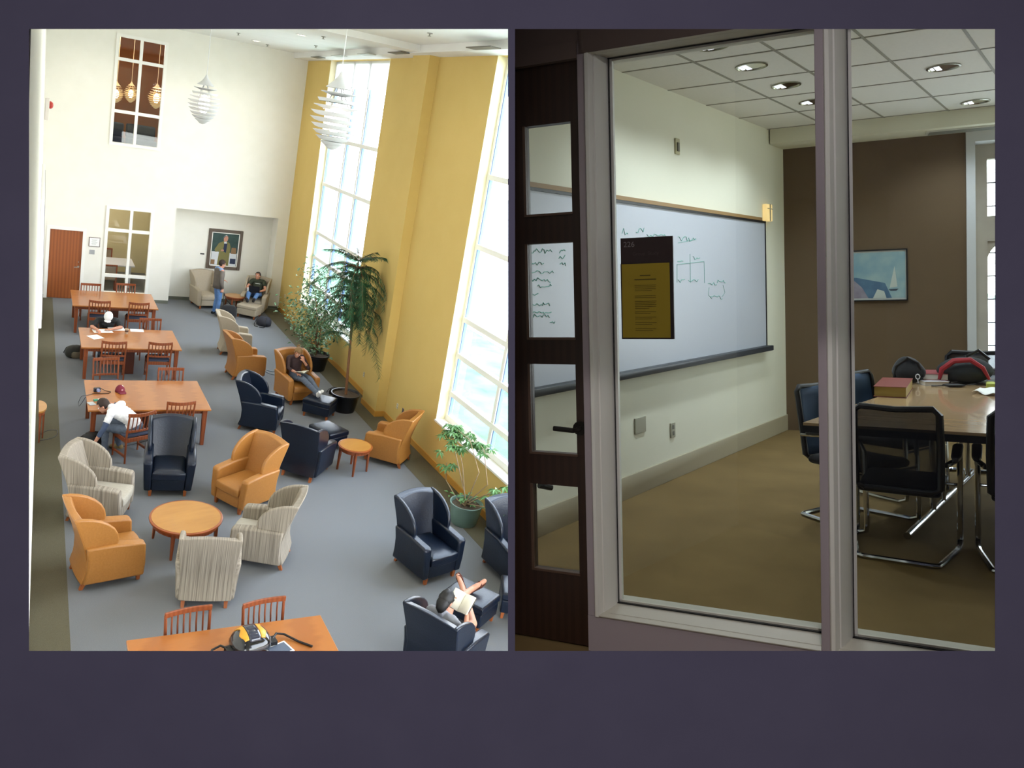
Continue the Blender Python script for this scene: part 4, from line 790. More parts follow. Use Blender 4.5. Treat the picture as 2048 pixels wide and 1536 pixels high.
for s_ in (-1, 1):
    b = MB(); b.grid(lambda u, v: (lambda x, y: Vector((x, y, shz(x, y)+.004)))(s_*(.06+.055*u*(1-.3*math.cos(v*9))), lerp(-.11, .11, v)), 6, 8); b.build('side_panel', yl, t, smooth='all', solid=.01)
b = MB(); b.grid(lambda u, v: (lambda x, y: Vector((x, y, shz(x, y)+.008)))(lerp(-.055, .055, u), lerp(-.13, .14, v)), 6, 8); b.build('centre_panel', mat('navy_gloss_panel', '2a2c3c', .15, coat=.6), t, smooth='all', solid=.008)
for s_ in (-1, 1): b = MB(); b.box(s_*.19, s_*.25, -.08, .02, .0, .05); b.tube([(s_*.22, -.02, .04), (s_*.28, .04, .05), (s_*.36, .03, .03), (s_*.46, -.1, .012), (s_*.56, -.22, .012)], .012, 6); b.build('strap', black, t, smooth=True)
tag(t, 'glossy black helmet bag with two amber panels on the bottom table', 'bag')
q = LF(556, 1293, .755); t = empty('tablet', (q.x, q.y-.06, .752), .35); b = MB(); b.box(-.13, .13, -.1, .1, 0, .01); b.build('tablet_frame', paper, t, bevel=.003); b = MB(); b.box(-.11, .11, -.08, .08, .01, .0115); b.build('screen', mat('grey_blue_screen', '5b6577', .2), t); tag(t, 'white framed tablet beside the helmet bag, cut by the bottom edge', 'tablet')
# ---------------------------------------------------------------- plants
soil = mat('dark_soil', '33241b', .95, kind='noise', col2='6b5c4c', scale=60); barkm = mat('brown_bark', '6f4a30', .9, kind='noise', col2='80583c', scale=20)
def pot(x, y, R, h, mt, label, ribs=0, name='potted_plant', X=None):
    q = LF(x, y); t = empty(name, (q.x, q.y, 0)); b = MB(); n = 48
    def ring(r, z, k=0): return [Vector(((r+k*(.012 if j % 2 else 0))*math.cos(2*PI*j/n), (r+k*(.012 if j % 2 else 0))*math.sin(2*PI*j/n), z)) for j in range(n)]
    k = 1 if ribs else 0
    b.rings([ring(R*.72, 0), ring(R*.76, .03, k), ring(R*.92, h*.8, k), ring(R*.95, h*.88), ring(R*1.0, h*.9), ring(R*1.03, h), ring(R*.95, h), ring(R*.9, h*.9), ring(R*.85, h*.85)]); b.build('pot', mt, t, smooth=True)
    b = MB(); b.lathe([(.001, h*.9), (R*.9, h*.88), (R*.9, h*.86), (.001, h*.86)], n=32); b.build('soil', soil, t); return tag(t, label, 'plant')
def leafset(name, tips, mt, par, rn, L_, w, droop=.3, fold=True):
    b = MB()
    for p, d in tips:
        d = Vector(d).normalized(); s_ = d.cross(Vector((0, 0, 1))); s_ = s_.normalized() if s_.length > .1 else Vector((1, 0, 0)); s_ = (s_+Vector((0, 0, rn.uniform(-.5, .5)))).normalized(); l = L_*rn.uniform(.7, 1.2); p = Vector(p)
        a, m, c_ = p, p+d*l*.5, p+d*l+Vector((0, 0, -droop*l)); v = [b.bm.verts.new(q) for q in (a, m+s_*w*l, c_, m-s_*w*l)]; b._f(v)
    return b.build(name, mt, par)
ficl = mat('ficus_leaf', '2f5a2c', .5, kind='noise', col2='6d8a62', scale=6); pinl = mat('pine_needle', '1a3f28', .7, kind='noise', col2='275a33', scale=4); schl = mat('umbrella_leaf', '35642c', .45, kind='noise', col2='6f9a5c', scale=5)
blackpot = mat('black_plastic_pot', '0f1014', .35); potg = mat('green_ribbed_glaze', '6f8a7f', .5)
# leafy ficus
t = pot(629, 738, .34, .42, blackpot, 'leafy ficus in a black plastic pot below the far window'); rn = random.Random(11); b = MB(); tips = []
base = t.location; tops = [(598, 600), (575, 620), (640, 585), (662, 610), (618, 570), (650, 640), (600, 650), (628, 545)]
for i, (x, y) in enumerate(tops):
    e = LX(x, y, base.x-.25+.25*(i % 3))-base; P = [Vector((rn.uniform(-.06, .06), rn.uniform(-.06, .06), .36)), Vector((e.x*.25+rn.uniform(-.05, .05), e.y*.2, .3+e.z*.45)), Vector(e)]; b.tube(P, [.014, .01, .005], 6)
    for k in range(210):
        u = rn.uniform(.35, 1.08); c_ = P[1].lerp(P[2], (u-.4)/.6) if u > .4 else P[0].lerp(P[1], u/.4); r_ = Vector((rn.gauss(0, .17), rn.gauss(0, .24), rn.gauss(0, .15))); pt_ = c_+r_; pt_.x = min(pt_.x, RXW-.12-base.x); tips.append((pt_, (rn.uniform(-1, 1), rn.uniform(-1, 1), rn.uniform(-.5, .5))))
for k in range(120): tips.append((Vector((rn.gauss(-.12, .2), rn.gauss(0, .2), rn.uniform(.45, .8))), (rn.uniform(-1, 1), rn.uniform(-1, 1), rn.uniform(-.4, .4))))
b.build('stem', barkm, t, smooth=True); leafset('leaves', tips, ficl, t, rn, .115, .3)
# tall drooping pine
t = pot(687, 820, .33, .42, blackpot, 'tall pine with drooping branches in a black pot by the pilaster'); base = t.location; rn = random.Random(5)
tp = LX(717, 520, base.x+.02)-base; tr = [Vector((0, 0, .38)), Vector((tp.x*.2+.0, tp.y*.35, tp.z*.4)), Vector((tp.x*.6, tp.y*.75, tp.z*.75)), Vector(tp)]
b = MB(); b.tube(tr, [.035, .03, .026, .016], 8); b.build('trunk', barkm, t, smooth=True); nd = MB(); br = MB()
def on(u): u *= 3; i = min(2, int(u)); return tr[i].lerp(tr[i+1], u-i)
def frond(p, d, L_, droop, dens=1.0):
    n = 9; pts = []; d = Vector(d).normalized(); xm = RXW-.04-base.x; xm = 7.08-base.x if base.y < 16.7 else xm
    for k in range(n+1): u = k/n; pts.append(p+d*L_*u+Vector((0, 0, L_*(.12*math.sin(u*2.2)-droop*u*u)))); pts[-1].x = min(pts[-1].x, xm)
    br.tube(pts, [.007*(1-.7*k/n) for k in range(n+1)], 4)
    for k in range(1, n+1):
        if rn.random() < .12: continue
        tg = (pts[k]-pts[k-1]); s_ = tg.cross(Vector((0, 0, 1))); s_ = s_.normalized() if s_.length > .001 else Vector((1, 0, 0)); w = .17*(1-.55*abs(k/n-.35))*dens
        for m_ in range(9):
            q = pts[k-1].lerp(pts[k], m_/9)
            for sg in (-1, 1): e = q+s_*sg*w*rn.uniform(.35, 1.15)+tg.normalized()*rn.uniform(.02, .12)+Vector((0, 0, -.5*w*rn.uniform(.4, 1.4))); e.x = min(e.x, xm+.02); wv = tg.normalized()*.0065; nd._f([nd.bm.verts.new(x) for x in (q-wv, q+wv, e+wv*.3, e-wv*.3)])
for i in range(7): a = i*2*PI/7+.4; frond(on(.995), (math.cos(a), math.sin(a), .25), rn.uniform(.65, .85), .12)
for lv, u in enumerate((.93, .86, .79, .72, .66, .6, .54)):
    for i in range(11): a = i*2*PI/11+lv*.6; w = 1.2 if math.sin(a) > .1 else .85; frond(on(u), (math.cos(a)*.7, math.sin(a), .15), rn.uniform(.6, 1.15)*w, rn.uniform(.6, 1.05))
frond(on(.42), (-.8, .6, .2), .7, .4); frond(on(.55), (.3, -1, 0), 1.25, .95); frond(on(.48), (-.9, -.1, .1), .8, .5)
br.build('branch', barkm, t); nd.build('needles', pinl, t)
# umbrella plant in the green pot
t = pot(926, 1045, .285, .38, potg, 'straggly umbrella plant in a ribbed green pot under the near window', ribs=1); base = t.location; rn = random.Random(9); b = MB(); tips = []
for S_ in ([(930, 1000), (925, 930), (915, 890)], [(935, 1000), (958, 945), (940, 880), (915, 860)], [(915, 1000), (892, 960), (893, 925)], [(940, 1000), (975, 970), (968, 900), (960, 890)], [(940, 1005), (970, 990), (1000, 985)], [(915, 1010), (885, 1015), (872, 1040)], [(945, 1010), (975, 1015), (1000, 1005)], [(930, 990), (905, 880), (900, 868)]):
    P = [Vector((rn.uniform(-.06, .06), rn.uniform(-.06, .06), .35))]+[LX(x, y, min(base.x+.12*math.sin(i+x), RXW-.15))-base for i, (x, y) in enumerate(S_)]; b.tube(P, [.014, .011, .009, .006, .005][:len(P)], 6)
    for k in range(11 if S_[-1][1] < 900 else 4):
        c_ = P[-1]+Vector((rn.gauss(0, .1), rn.gauss(0, .13), rn.gauss(0, .07)))
        for j in range(8): a = j*PI/4; tips.append((c_, (math.cos(a), math.sin(a), rn.uniform(-.5, .1))))
for k in range(30): tips.append((Vector((rn.gauss(0, .14), rn.gauss(0, .14), rn.uniform(.38, .5))), (rn.uniform(-1, 1), rn.uniform(-1, 1), .3)))
b.build('stem', mat('pale_bark', 'a08a6a', .9), t, smooth=True); leafset('leaves', tips, schl, t, rn, .14, .2)
# ================================================================ meeting room behind glass (own axes, moved into place at the end)
before = set(o.name for o in bpy.data.objects)
P0 = Vector((-2.12, 2.87, 0)); fP = lambda u, v, w: P0+CR*u+CN*w+Vector((0, 0, v))
mauve = mat('taupe_grey_frame_paint', 'aca0a5', .6); lint = mat('brown_grey_paint', '6f5f58', .8)
rwall = mat('pale_green_white_wall', 'eeeddb', .85, spec=.2, kind='noise', col2='ebead7', scale=2)
brown = mat('brown_accent_wall', '665239', .7, kind='noise', col2='6b573e', scale=2)
tanc = mat('tan_carpet', '86704a', .95, spec=.1, kind='noise', col2='776341', scale=2.5, bump=.1, stretch=(1, 1, 1), amt=.5)
espresso = mat('dark_espresso_wood', '38231a', .4, kind='wave', col2='301d15', scale=3, stretch=(3, 3, .4))
rglass = glassmat('partition_glass', 'f5f8f7')
XW = -2.88; RCZ = 3.15
def z_(x, y, w): g = RP(x, y, P0+CN*w); return g.z
zj_b, zj_t = z_(1245, 1205, .1), z_(1219, 117, .1)
zo_b, zo_t = .155, 2.547
# floor, walls, ceiling
struct(MB().box(XW-.1, 2.2, 1.2, 10.2, -.1, 0).build('floor_meeting', tanc))
struct(MB().box(XW-.1, XW, 1.9, 9.0, 0, RCZ+.1).build('wall_whiteboard', rwall))
PB = RP(1577, 860, RF(1577, 860)); PB = Vector((XW, PB.y, 0)); fB = lambda u, v, w: PB+CR*u+CN*w+Vector((0, 0, v))
ub = (RP(1933, 500, PB)-PB).dot(CR)
struct(MB().hexa([fB(u, v, w) for v in (0, 3.1) for u, w in ((-.1, 0), (ub, 0), (ub, .1), (-.1, .1))]).build('wall_back', brown))
# stone window wall
stone = mat('pale_limestone', 'b7aea2', .8, kind='noise', col2='a89f93', scale=6, bump=.1)
wo = .22; fS = lambda u, v, w: fB(u, v, wo+w)
def ps(x, y): g = RP(x, y, PB+CN*wo)-PB; return g.dot(CR), g.z
pl, zt_, = ps(1974, 318); _, zb_ = ps(1978, 738); _, zm1 = ps(1978, 432); _, zm2 = ps(1978, 482)
pw = .42
holes = [(pl, pl+pw, zm1, zt_), (pl, pl+pw, zb_, zm2), (pl+pw+.16, pl+2*pw+.16, zm1, zt_), (pl+pw+.16, pl+2*pw+.16, zb_, zm2)]
E0, E1 = pl+2*pw+.4, pl+2*pw+2.15  # extra opening out of view, added to let more daylight in
struct(slab(MB(), fS, [ub-.02, 5.4], [0, 3.2], holes+[(E0, E1, .6, 2.9)], 0, .12).build('wall_window', stone))
m = MB()
for k in (0, 1):                               # pointed heads of the lower lights
    a0 = pl+k*(pw+.16)
    for s in (0, 1):
        arc = [(a0+pw/2*(1-math.cos(t)) if not s else a0+pw-pw/2*(1-math.cos(t)), zm2-.2+.2*math.sin(t)) for t in [i*PI/16 for i in range(9)]]
        cor = (a0 if not s else a0+pw, zm2); m.prism([cor]+arc, fS, .02, .1)
struct(m.build('trim_2', stone))
lead = mat('dark_leading', '4d4f55', .6)
w6 = MB()
for k in (0, 1):
    a0 = pl+k*(pw+.16)
    for i in range(1, 9):
        z = zb_+(zt_-zb_)*i/9
        if not (zm1 > z > zm2): w6.hexa([fS(u, v, w) for v in (z-.006, z+.006) for u, w in ((a0, .05), (a0+pw, .05), (a0+pw, .06), (a0, .06))])
    w6.hexa([fS(u, v, w) for v in (zb_, zt_) for u, w in ((a0+pw/2-.006, .05), (a0+pw/2+.006, .05), (a0+pw/2+.006, .06), (a0+pw/2-.006, .06))])
w6 = struct(w6.build('window_5', lead)); g = MB(); g.hexa([fS(u, v, w) for v in (zb_, zt_) for u, w in ((pl-.02, .062), (pl+2*pw+.2, .062), (pl+2*pw+.2, .065), (pl-.02, .065))]); g.build('window_pane', wglass, w6)
m = MB()                                       # casing beside the brown wall, head and return
m.hexa([fB(u, v, w) for v in (0, 3.0) for u, w in ((ub, -.02), (ub+.075, -.02), (ub+.075, wo), (ub, wo))])
m.hexa([fB(u, v, w) for v in (2.9, 3.0) for u, w in ((ub+.075, -.02), (5.3, -.02), (5.3, wo), (ub+.075, wo))])
m.hexa([fB(u, v, w) for v in (zb_-.12, zb_-.06) for u, w in ((ub+.075, -.06), (5.3, -.06), (5.3, wo), (ub+.075, wo))])
struct(m.build('trim_3', mat('cool_white_trim', 'd3d6da', .5)))
struct(MB().hexa([fB(u, v, w) for v in (3.0, RCZ+.1) for u, w in ((-.1, -.42), (5.4, -.42), (5.4, .4), (-.1, .4))]).build('ceiling_bulkhead', rwall))
struct(MB().box(2.1, 2.2, 1.2, 10.6, 0, RCZ+.1).build('wall_side', rwall))
t = MB(); t.hexa([fB(u, v, w) for v in (2.985, 3.0) for u, w in ((ub-.35, -.3), (ub+1.2, -.3), (ub+1.2, -.12), (ub-.35, -.12))]); t.mi = 1
for i in range(5): t.hexa([fB(u, v, w) for v in (2.98, 2.985) for u, w in ((ub-.33, -.29+.034*i), (ub+1.18, -.29+.034*i), (ub+1.18, -.275+.034*i), (ub-.33, -.275+.034*i))])
tag(t.build('ceiling_vent', [mat('white_grille', 'd8d9d4', .5), mat('grille_slot', '8d8f88', .6)]), 'long white slotted vent under the bulkhead above the stone window', 'vent')
# tile ceiling with its suspension grid
cm = mat('ceiling_tile', 'efeeea', .9, kind='noise', col2='e6e5e0', scale=40)
ct_ = struct(MB().box(XW, 2.1, 2.6, 9.9, RCZ, RCZ+.1).build('ceiling_tiles', cm)); m = MB()
for i in range(-1, 9): x = -2.39+.512*i; (m.box(x-.009, x+.009, 2.9, 9.3, RCZ-.004, RCZ) if x > XW else None)
for i in range(9):
    v = 3.02+.73*i; b0, b1 = [Vector((0, 0, 0))+CR*u+CN*v for u in (XW*CR.x-.0+XW*0-.6, 3.2)]
    m.hexa([b0+(b1-b0)*k+CN*w+Vector((0, 0, z)) for z in (RCZ-.004, RCZ) for k, w in ((0, -.009), (1, -.009), (1, .009), (0, .009))])
m.build('ceiling_grid', mat('grey_grid_bar', '9a988e', .6), ct_)
m = MB(); m.box(XW, XW+.015, 2.95, PB.y, 0, .17); struct(m.build('baseboard_whiteboard', mat('beige_baseboard', 'b5ab92', .6), bevel=.004))
# ---- glazed partition
def jamb(u0, name='door_frame_post'):
    A = MB(); A.prism([(u0, 0), (u0+.03, 0), (u0+.03, .02), (u0, .2)], lambda u, v, w: fP(u, w, v), zo_b-.0, 2.75)
    A = struct(A.build('trim_4' if u0 < 1 else 'trim_5', mauve, bevel=.002))
    b = MB(); b.prism([(u0+.03, .0), (u0+.034, -.008), (u0+.048, -.01), (u0+.056, .004), (u0+.062, .018), (u0+.068, .018), (u0+.112, .097), (u0+.112, .1), (u0+.125, .1), (u0+.125, .13), (u0+.0, .2), (u0+.03, .02)], lambda u, v, w: fP(u, w, v), zo_b, zo_t)
    b.build('jamb_liner', trimw, A, bevel=.001); j = MB(); j.prism([(u0+.111, .088), (u0+.1135, .088), (u0+.1135, .1), (u0+.111, .1)], lambda u, v, w: fP(u, w, v), zj_b, zj_t); j.build('glazing_gasket', black, A); return A
jamb(.335); jamb(1.243)
m = MB()
m.hexa([fP(u, v, w) for v in (0, zo_b) for u, w in ((.335, 0), (4.2, 0), (4.2, .2), (.335, .2))]); struct(m.build('wall_front_lower', mauve))
m = MB(); m.hexa([fP(u, v, w) for v in (2.6, RCZ+.1) for u, w in ((-1.2, 0), (4.2, 0), (4.2, .2), (-1.2, .2))]); m.hexa([fP(u, v, w) for v in (zo_t, 2.6) for u, w in ((.335, 0), (4.2, 0), (4.2, .2), (.335, .2))])
struct(m.build('wall_front_upper', lint))
def rail(za, zb, name, u0, u1):                # moulded sill or head between two posts
    k = 1 if zb > za else -1; d = zb-za
    b = MB(); b.prism([(0, za), (-.008, za+.05*d), (-.01, za+.2*d), (.004, za+.3*d), (.018, za+.38*d), (.018, za+.45*d), (.1, zb), (.1, zb+.012*k), (.13, zb+.012*k), (.19, zb), (.19, za)], lambda u, v, w: fP(w, v, u), u0, u1)
    o = struct(b.build(name, mat('sill_cream_paint', 'cdc9bb', .5), bevel=.001)); j = MB(); j.prism([(.088, zb-.001), (.1, zb-.001), (.1, zb+.0035*k), (.088, zb+.0035*k)], lambda u, v, w: fP(w, v, u), u0, u1); j.build('glazing_gasket', black, o)
rail(zo_b, zj_b, 'trim_6', .385, 1.243); rail(zo_b, zj_b, 'trim_7', 1.293, 2.6); rail(zo_t, zj_t, 'trim_8', .385, 1.243); rail(zo_t, zj_t, 'trim_9', 1.293, 2.6)
for i, (u0, u1) in enumerate(((.44, 1.25), (1.35, 2.6))):
    g = MB(); g.hexa([fP(u, v, w) for v in (zj_b-.02, zj_t+.02) for u, w in ((u0, .102), (u1, .102), (u1, .11), (u0, .11))]); struct(g.build('window_%d' % (6+i), rglass))
struct(MB().hexa([fP(u, v, w) for v in (0, 2.6) for u, w in ((2.6, 0), (4.2, 0), (4.2, .2), (2.6, .2))]).build('wall_front_end', lint))
# door with four stacked lights
rows = [(.32, .70), (.84, 1.232), (1.345, 1.76), (1.885, 2.275)]
dm = MB(); slab(dm, fP, [-.65, .33], [.01, 2.53], [(.092, .296, a, b) for a, b in rows], .02, .065)
dr = struct(dm.build('door_2', espresso)); 
g = MB()
for a, b in rows: g.hexa([fP(u, v, w) for v in (a-.01, b+.01) for u, w in ((.082, .04), (.306, .04), (.306, .045), (.082, .045))])
g.build('door_glass', rglass, dr)
b = MB()
for a, c in rows:
    b.hexa([fP(u, v, w) for v in (a, c) for u, w in ((.08, .012), (.092, .012), (.092, .04), (.08, .02))]); b.hexa([fP(u, v, w) for v in (a-.006, a+.004) for u, w in ((.08, .012), (.3, .012), (.3, .04), (.08, .04))])
b.build('glazing_bead', mat('mid_brown_bead', '5a4234', .4), dr)
hz_ = z_(1140, 860, -.04); b = MB(); b.tube([fP(.312, hz_, .02), fP(.312, hz_, -.035), fP(.3, hz_, -.05), fP(.215, hz_+.005, -.05)], .011, 8); b.lathe([(.03, 0), (.03, .012)], n=14, m=Matrix.Translation(fP(.312, hz_, .021)) @ Vector((-CN.x, -CN.y, 0)).to_track_quat('Z', 'Y').to_matrix().to_4x4())
b.build('door_handle', mat('dark_bronze', '2a2523', .35, metal=.6), dr, smooth=True)
b = MB(); b.tube([fP(.1, .68, .075), fP(.14, .66, .13)], .014, 8); b.build('rubber_stop', black, dr)
b = MB(); b.hexa([fP(u, v, w) for v in (2.53, 2.6) for u, w in ((-1.2, -.012), (.335, -.012), (.335, .1), (-1.2, .1))]); b.hexa([fP(u, v, w) for v in (.0, 2.53) for u, w in ((-.75, -.01), (-.65, -.01), (-.65, .1), (-.75, .1))]); b.hexa([fP(u, v, w) for v in (.0, 2.6) for u, w in ((-1.2, 0), (-.75, 0), (-.75, .1), (-1.2, .1))]); struct(b.build('trim_10', lint))
# room sign on the glass
sg = empty('room_sign', fP(0, 0, 0)); 
def spt(x, y, w=.09): g = RP(x, y, P0+CN*w); return (g-P0).dot(CR), g.z
(ua, za), (uz, _), (_, zq), (_, zh) = spt(1241, 477), spt(1346, 500), spt(1245, 678), spt(1242, 528)
maroon = mat('maroon_sign_plastic', '2e1418', .35)
def sb(name, mt, u0, u1, v0, v1, w0, w1, par):
    b = MB(); b.hexa([CR*u+CN*w+Vector((0, 0, v)) for v in (v0, v1) for u, w in ((u0, w0), (u1, w0), (u1, w1), (u0, w1))]); return b.build(name, mt, par, bevel=.0012)
sb('backplate', maroon, ua, uz, zq, za, .088, .1, sg); sb('holder', mat('dark_maroon_edge', '26161c', .4), ua-.001, uz-.002, zq+.0, zh, .084, .088, sg)
ys = sb('yellow_sheet', mat('yellow_paper', 'b59a2c', .8), ua+.004, uz-.014, zq+.006, zh-.002, .0825, .084, sg)
b = MB(); wd_ = uz-ua; hs = zh-zq; rnd = random.Random(3)
def bar(u0, u1, z, h): b.hexa([CR*u+CN*w+Vector((0, 0, v)) for v in (z-h/2, z+h/2) for u, w in ((u0, .0818), (u1, .0818), (u1, .0825), (u0, .0825))])
cu = (ua+uz)/2-.006; bar(cu-.022, cu+.022, zh-.1*hs-.02, .0045); bar(cu-.045, cu+.045, zh-.19*hs-.008, .005)
for g_, n_ in ((.29, 4), (.43, 2), (.5, 5), (.64, 2), (.71, 2), (.78, 2), (.86, 2)):
    for k in range(n_): bar(cu-.045, cu+.045-(.03 if k == n_-1 else .004)*rnd.random(), zh-(g_+.024*k)*hs, .0019)
b.build('print_lines', mat('dark_olive_print', '6a5a1e', .8), ys)
rotP = Matrix(((CR.x, 0, CN.x), (CR.y, 0, CN.y), (0, 1, 0))).to_4x4()     # text plane: x along the glass, y up
def text(s, u, z, size, mt, w, par):
    c = bpy.data.curves.new('lettering', 'FONT'); c.body = s; c.size = size; c.extrude = .0002; c.materials.append(mt)
    tmp = bpy.data.objects.new('tmp', c); COL.objects.link(tmp); dg = bpy.context.evaluated_depsgraph_get(); dg.update(); me = bpy.data.meshes.new_from_object(tmp.evaluated_get(dg)); bpy.data.objects.remove(tmp)
    o = bpy.data.objects.new('lettering', me); COL.objects.link(o); o.parent = par; M = rotP.copy(); M[0][2] = -CN.x; M[1][2] = -CN.y; M.translation = CR*u+CN*w+Vector((0, 0, z)); o.matrix_local = M; return o
lt = mat('grey_lettering', '8d8386', .6)
text('226', ua+.012, za-.038, .032, lt, .0875, sg); text('Group  Study', ua+.05, za-.075, .02, mat('dim_lettering', '4d3a3e', .6), .0875, sg)
tag(sg, 'maroon room sign numbered 226 with a yellow notice sheet, fixed on the glass', 'sign')
# ---- whiteboard wall
def bw(x, y): g = RX(x, y, XW); return g.y, g.z
y0 = bw(1045, 380)[0]-.35; y1, zt2 = bw(1526, 447); _, zb2 = bw(1530, 690)
wb = empty('whiteboard', (XW, (y0+y1)/2, zb2)); H_ = zt2-zb2; L2 = (y1-y0)/2
b = MB(); b.box(0, .02, -L2, L2, 0, H_); b.build('board', mat('glossy_whiteboard', 'c4c9d4', .38), wb)
b = MB(); b.box(0, .026, L2-.012, L2+.006, 0, H_+.01); b.box(0, .026, -L2-.006, -L2+.012, 0, H_+.01); b.box(0, .03, -L2, L2, H_, H_+.02); b.build('board_frame', black, wb)
b = MB(); b.box(0, .035, -L2, L2-.12, H_+.02, H_+.05); b.build('wood_rail', mat('tan_rail_wood', '9c7a4a', .5), wb)
b = MB(); b.box(0, .09, -L2, L2, -.05, 0); b.box(.0, .02, L2, L2+.13, -.045, -.03); b.build('marker_tray', mat('dark_marker_tray', '2c3138', .4), wb, bevel=.005)
ink = mat('teal_marker_ink', '5cae9d', .6, emit=None); b = MB(); rn = random.Random(5); o0 = Vector((XW, (y0+y1)/2, zb2))
def scr(x0_, y0_, x1_, amp=4, step=3.2):
    pts = []; x = x0_; k = 0
    while x < x1_:
        g = RX(x, y0_+rn.uniform(-amp, amp), XW+.0215); pts.append(g-o0); x += step*rn.uniform(.5, 1.2); k += 1
    if len(pts) > 1: b.tube(pts, .0026, 3)
for q in ((1050, 502, 1105, 5), (1119, 503, 1133, 4), (1118, 514, 1133, 4), (1050, 528, 1090, 4), (1120, 528, 1134, 4), (1050, 544, 1108, 3), (1050, 560, 1103, 5), (1075, 572, 1104, 4), (1055, 590, 1078, 3), (1053, 608, 1100, 4), (1053, 625, 1105, 2), (1055, 632, 1100, 4), (1100, 645, 1113, 3),
          (1244, 463, 1256, 7), (1272, 462, 1290, 8), (1294, 471, 1334, 3), (1356, 478, 1393, 5), (1355, 521, 1368, 3), (1386, 516, 1400, 4), (1356, 562, 1372, 4), (1377, 562, 1398, 4), (1416, 568, 1434, 5), (1434, 563, 1453, 3), (1420, 595, 1446, 4)): scr(*q)
for L_ in (((1354, 529), (1408, 523)), ((1380, 508), (1381, 565)), ((1354, 529), (1354, 565)), ((1408, 523), (1409, 566)), ((1356, 486), (1392, 479)), ((1418, 575), (1417, 590), (1424, 598)), ((1446, 570), (1450, 585), (1444, 594))):
    b.tube([RX(x, y, XW+.0215)-o0 for x, y in L_], .0018, 3)
b.build('handwriting', ink, wb); tag(wb, 'long white marker board with teal handwriting and a dark tray', 'whiteboard')
def wplate(name, x, y, w, h, mt, label, cat):
    g = RX(x, y, XW); t = MB(); t.box(0, .012, -w/2, w/2, -h/2, h/2); o = t.build(name, mt, loc=(XW, g.y, g.z), bevel=.003); return tag(o, label, cat)
iv = mat('almond_plate', 'a9a794', .5)
wplate('wall_plate', 1279, 850, .17, .12, iv, 'square almond double plate low on the wall under the whiteboard', 'wall plate')
o = wplate('outlet', 1344, 860, .08, .12, iv, 'narrow almond outlet low on the wall, right of the square plate', 'outlet')
for s in (-.025, .025): b = MB(); b.box(.012, .014, -.014, .014, s-.016, s+.016); b.build('socket', mat('socket_grey', '6a6a60', .6), o)
o = wplate('thermostat', 1353, 293, .08, .13, mat('cream_thermostat', 'b4ad86', .5), 'small cream thermostat above the whiteboard', 'thermostat'); b = MB(); b.box(.012, .02, -.018, .018, -.04, .03); b.build('display', mat('thermostat_dark', '5b5a48', .5), o)
# glass reflection built as a small glowing box above the board corner
g = RX(1530, 425, XW); t = empty('glass_reflection', (XW, g.y, g.z)); b = MB(); b.box(0, .05, -.075, .075, -.09, .08); b.build('glow_body', mat('amber_reflection_glow', 'd8c08a', .6, emit='ffd890', es=.75), t, bevel=.008)
b = MB(); b.box(.05, .056, -.01, .01, -.09, .08); b.box(.05, .056, -.075, .075, .03, .036); b.build('reflection_band', mat('pale_band', 'a9a58a', .6), t); tag(t, 'small amber glass reflection built as a glowing box above the whiteboard corner', 'reflection')
# recessed downlights
can = mat('chrome_reflector', 'd8d8d4', .1, metal=1); rl = mat('reflected_glow', 'ffffff', emit='f4f2ff', es=1.0)  # lens glow stands for daylight caught in the cans
for i, (x, y) in enumerate([(1425, 91), (1503, 132), (1572, 170), (1625, 203), (1887, 134), (1951, 203)]):
    q = RF(x, y, RCZ); t = empty('recessed_downlight', (q.x, q.y, RCZ))
    b = MB(); b.lathe([(.112, -.001), (.112, -.008), (.1, -.01), (.095, -.001)], n=28); b.build('trim_ring', mat('olive_metal_ring', '9b9a8a', .25, metal=.8), t, smooth=True)
    b = MB(); b.lathe([(.001, -.0005), (.1, -.0005), (.1, -.003), (.001, -.003)], n=24); b.build('reflector', can, t)
    b = MB(); b.box(-.055, -.02, -.07, .07, -.006, -.003); b.box(-.085, -.065, -.05, .05, -.006, -.003); b.build('lens', rl, t)
    l = bpy.data.lights.new('can_fill', 'SPOT'); l.energy = RE; l.color = (.86, .93, 1); l.spot_size = 2.4; l.spot_blend = .7; l.shadow_soft_size = .08; lo = bpy.data.objects.new('can_fill', l); COL.objects.link(lo); lo.parent = t; lo.location = (0, 0, -.03)  # spot added to brighten the room; the cans only reflect daylight
    tag(t, ['recessed ceiling downlight nearest the top of the glass, cut by the frame', 'large recessed downlight, second of the row left of the mullion', 'recessed downlight, third of the row left of the mullion', 'recessed downlight half hidden by the left side of the mullion', 'recessed downlight right of the mullion, the nearer one', 'recessed downlight right of the mullion, the farther one near the bulkhead'][i], 'light', 'recessed downlights of the meeting room')
# painting of a bay with a sail boat
a, c = RP(1686, 502, PB), RP(1815.5, 601, PB); ua_, ub_ = (a-PB).dot(CR), (c-PB).dot(CR); zc_ = (a.z+c.z)/2; W2, H2 = (ub_-ua_)/2, abs(a.z-c.z)/2
t = empty('framed_seascape', PB+CR*(ua_+ub_)/2+Vector((0, 0, zc_)), CR.to_2d().angle_signed(Vector((1, 0)))); t.rotation_euler.z = math.atan2(CR.y, CR.x)
b = MB()
for q in ((-W2, W2, -.03, 0, H2-.012, H2), (-W2, W2, -.03, 0, -H2, -H2+.012), (-W2, -W2+.012, -.03, 0, -H2, H2), (W2-.012, W2, -.03, 0, -H2, H2)): b.box(*q)
b.build('picture_frame', black, t)
b = MB(); b.box(-W2+.012, W2-.012, -.02, -.001, -H2+.012, H2-.012); b.build('mat_board', mat('white_mat_board', 'b9bcb8', .7), t)
sea = mat('painted_blue_haze', '6d96aa', .8, kind='noise', col2='a5bcb8', scale=4, amt=.4); b = MB(); b.box(-W2+.025, W2-.02, -.0215, -.02, -H2+.03, H2-.03)
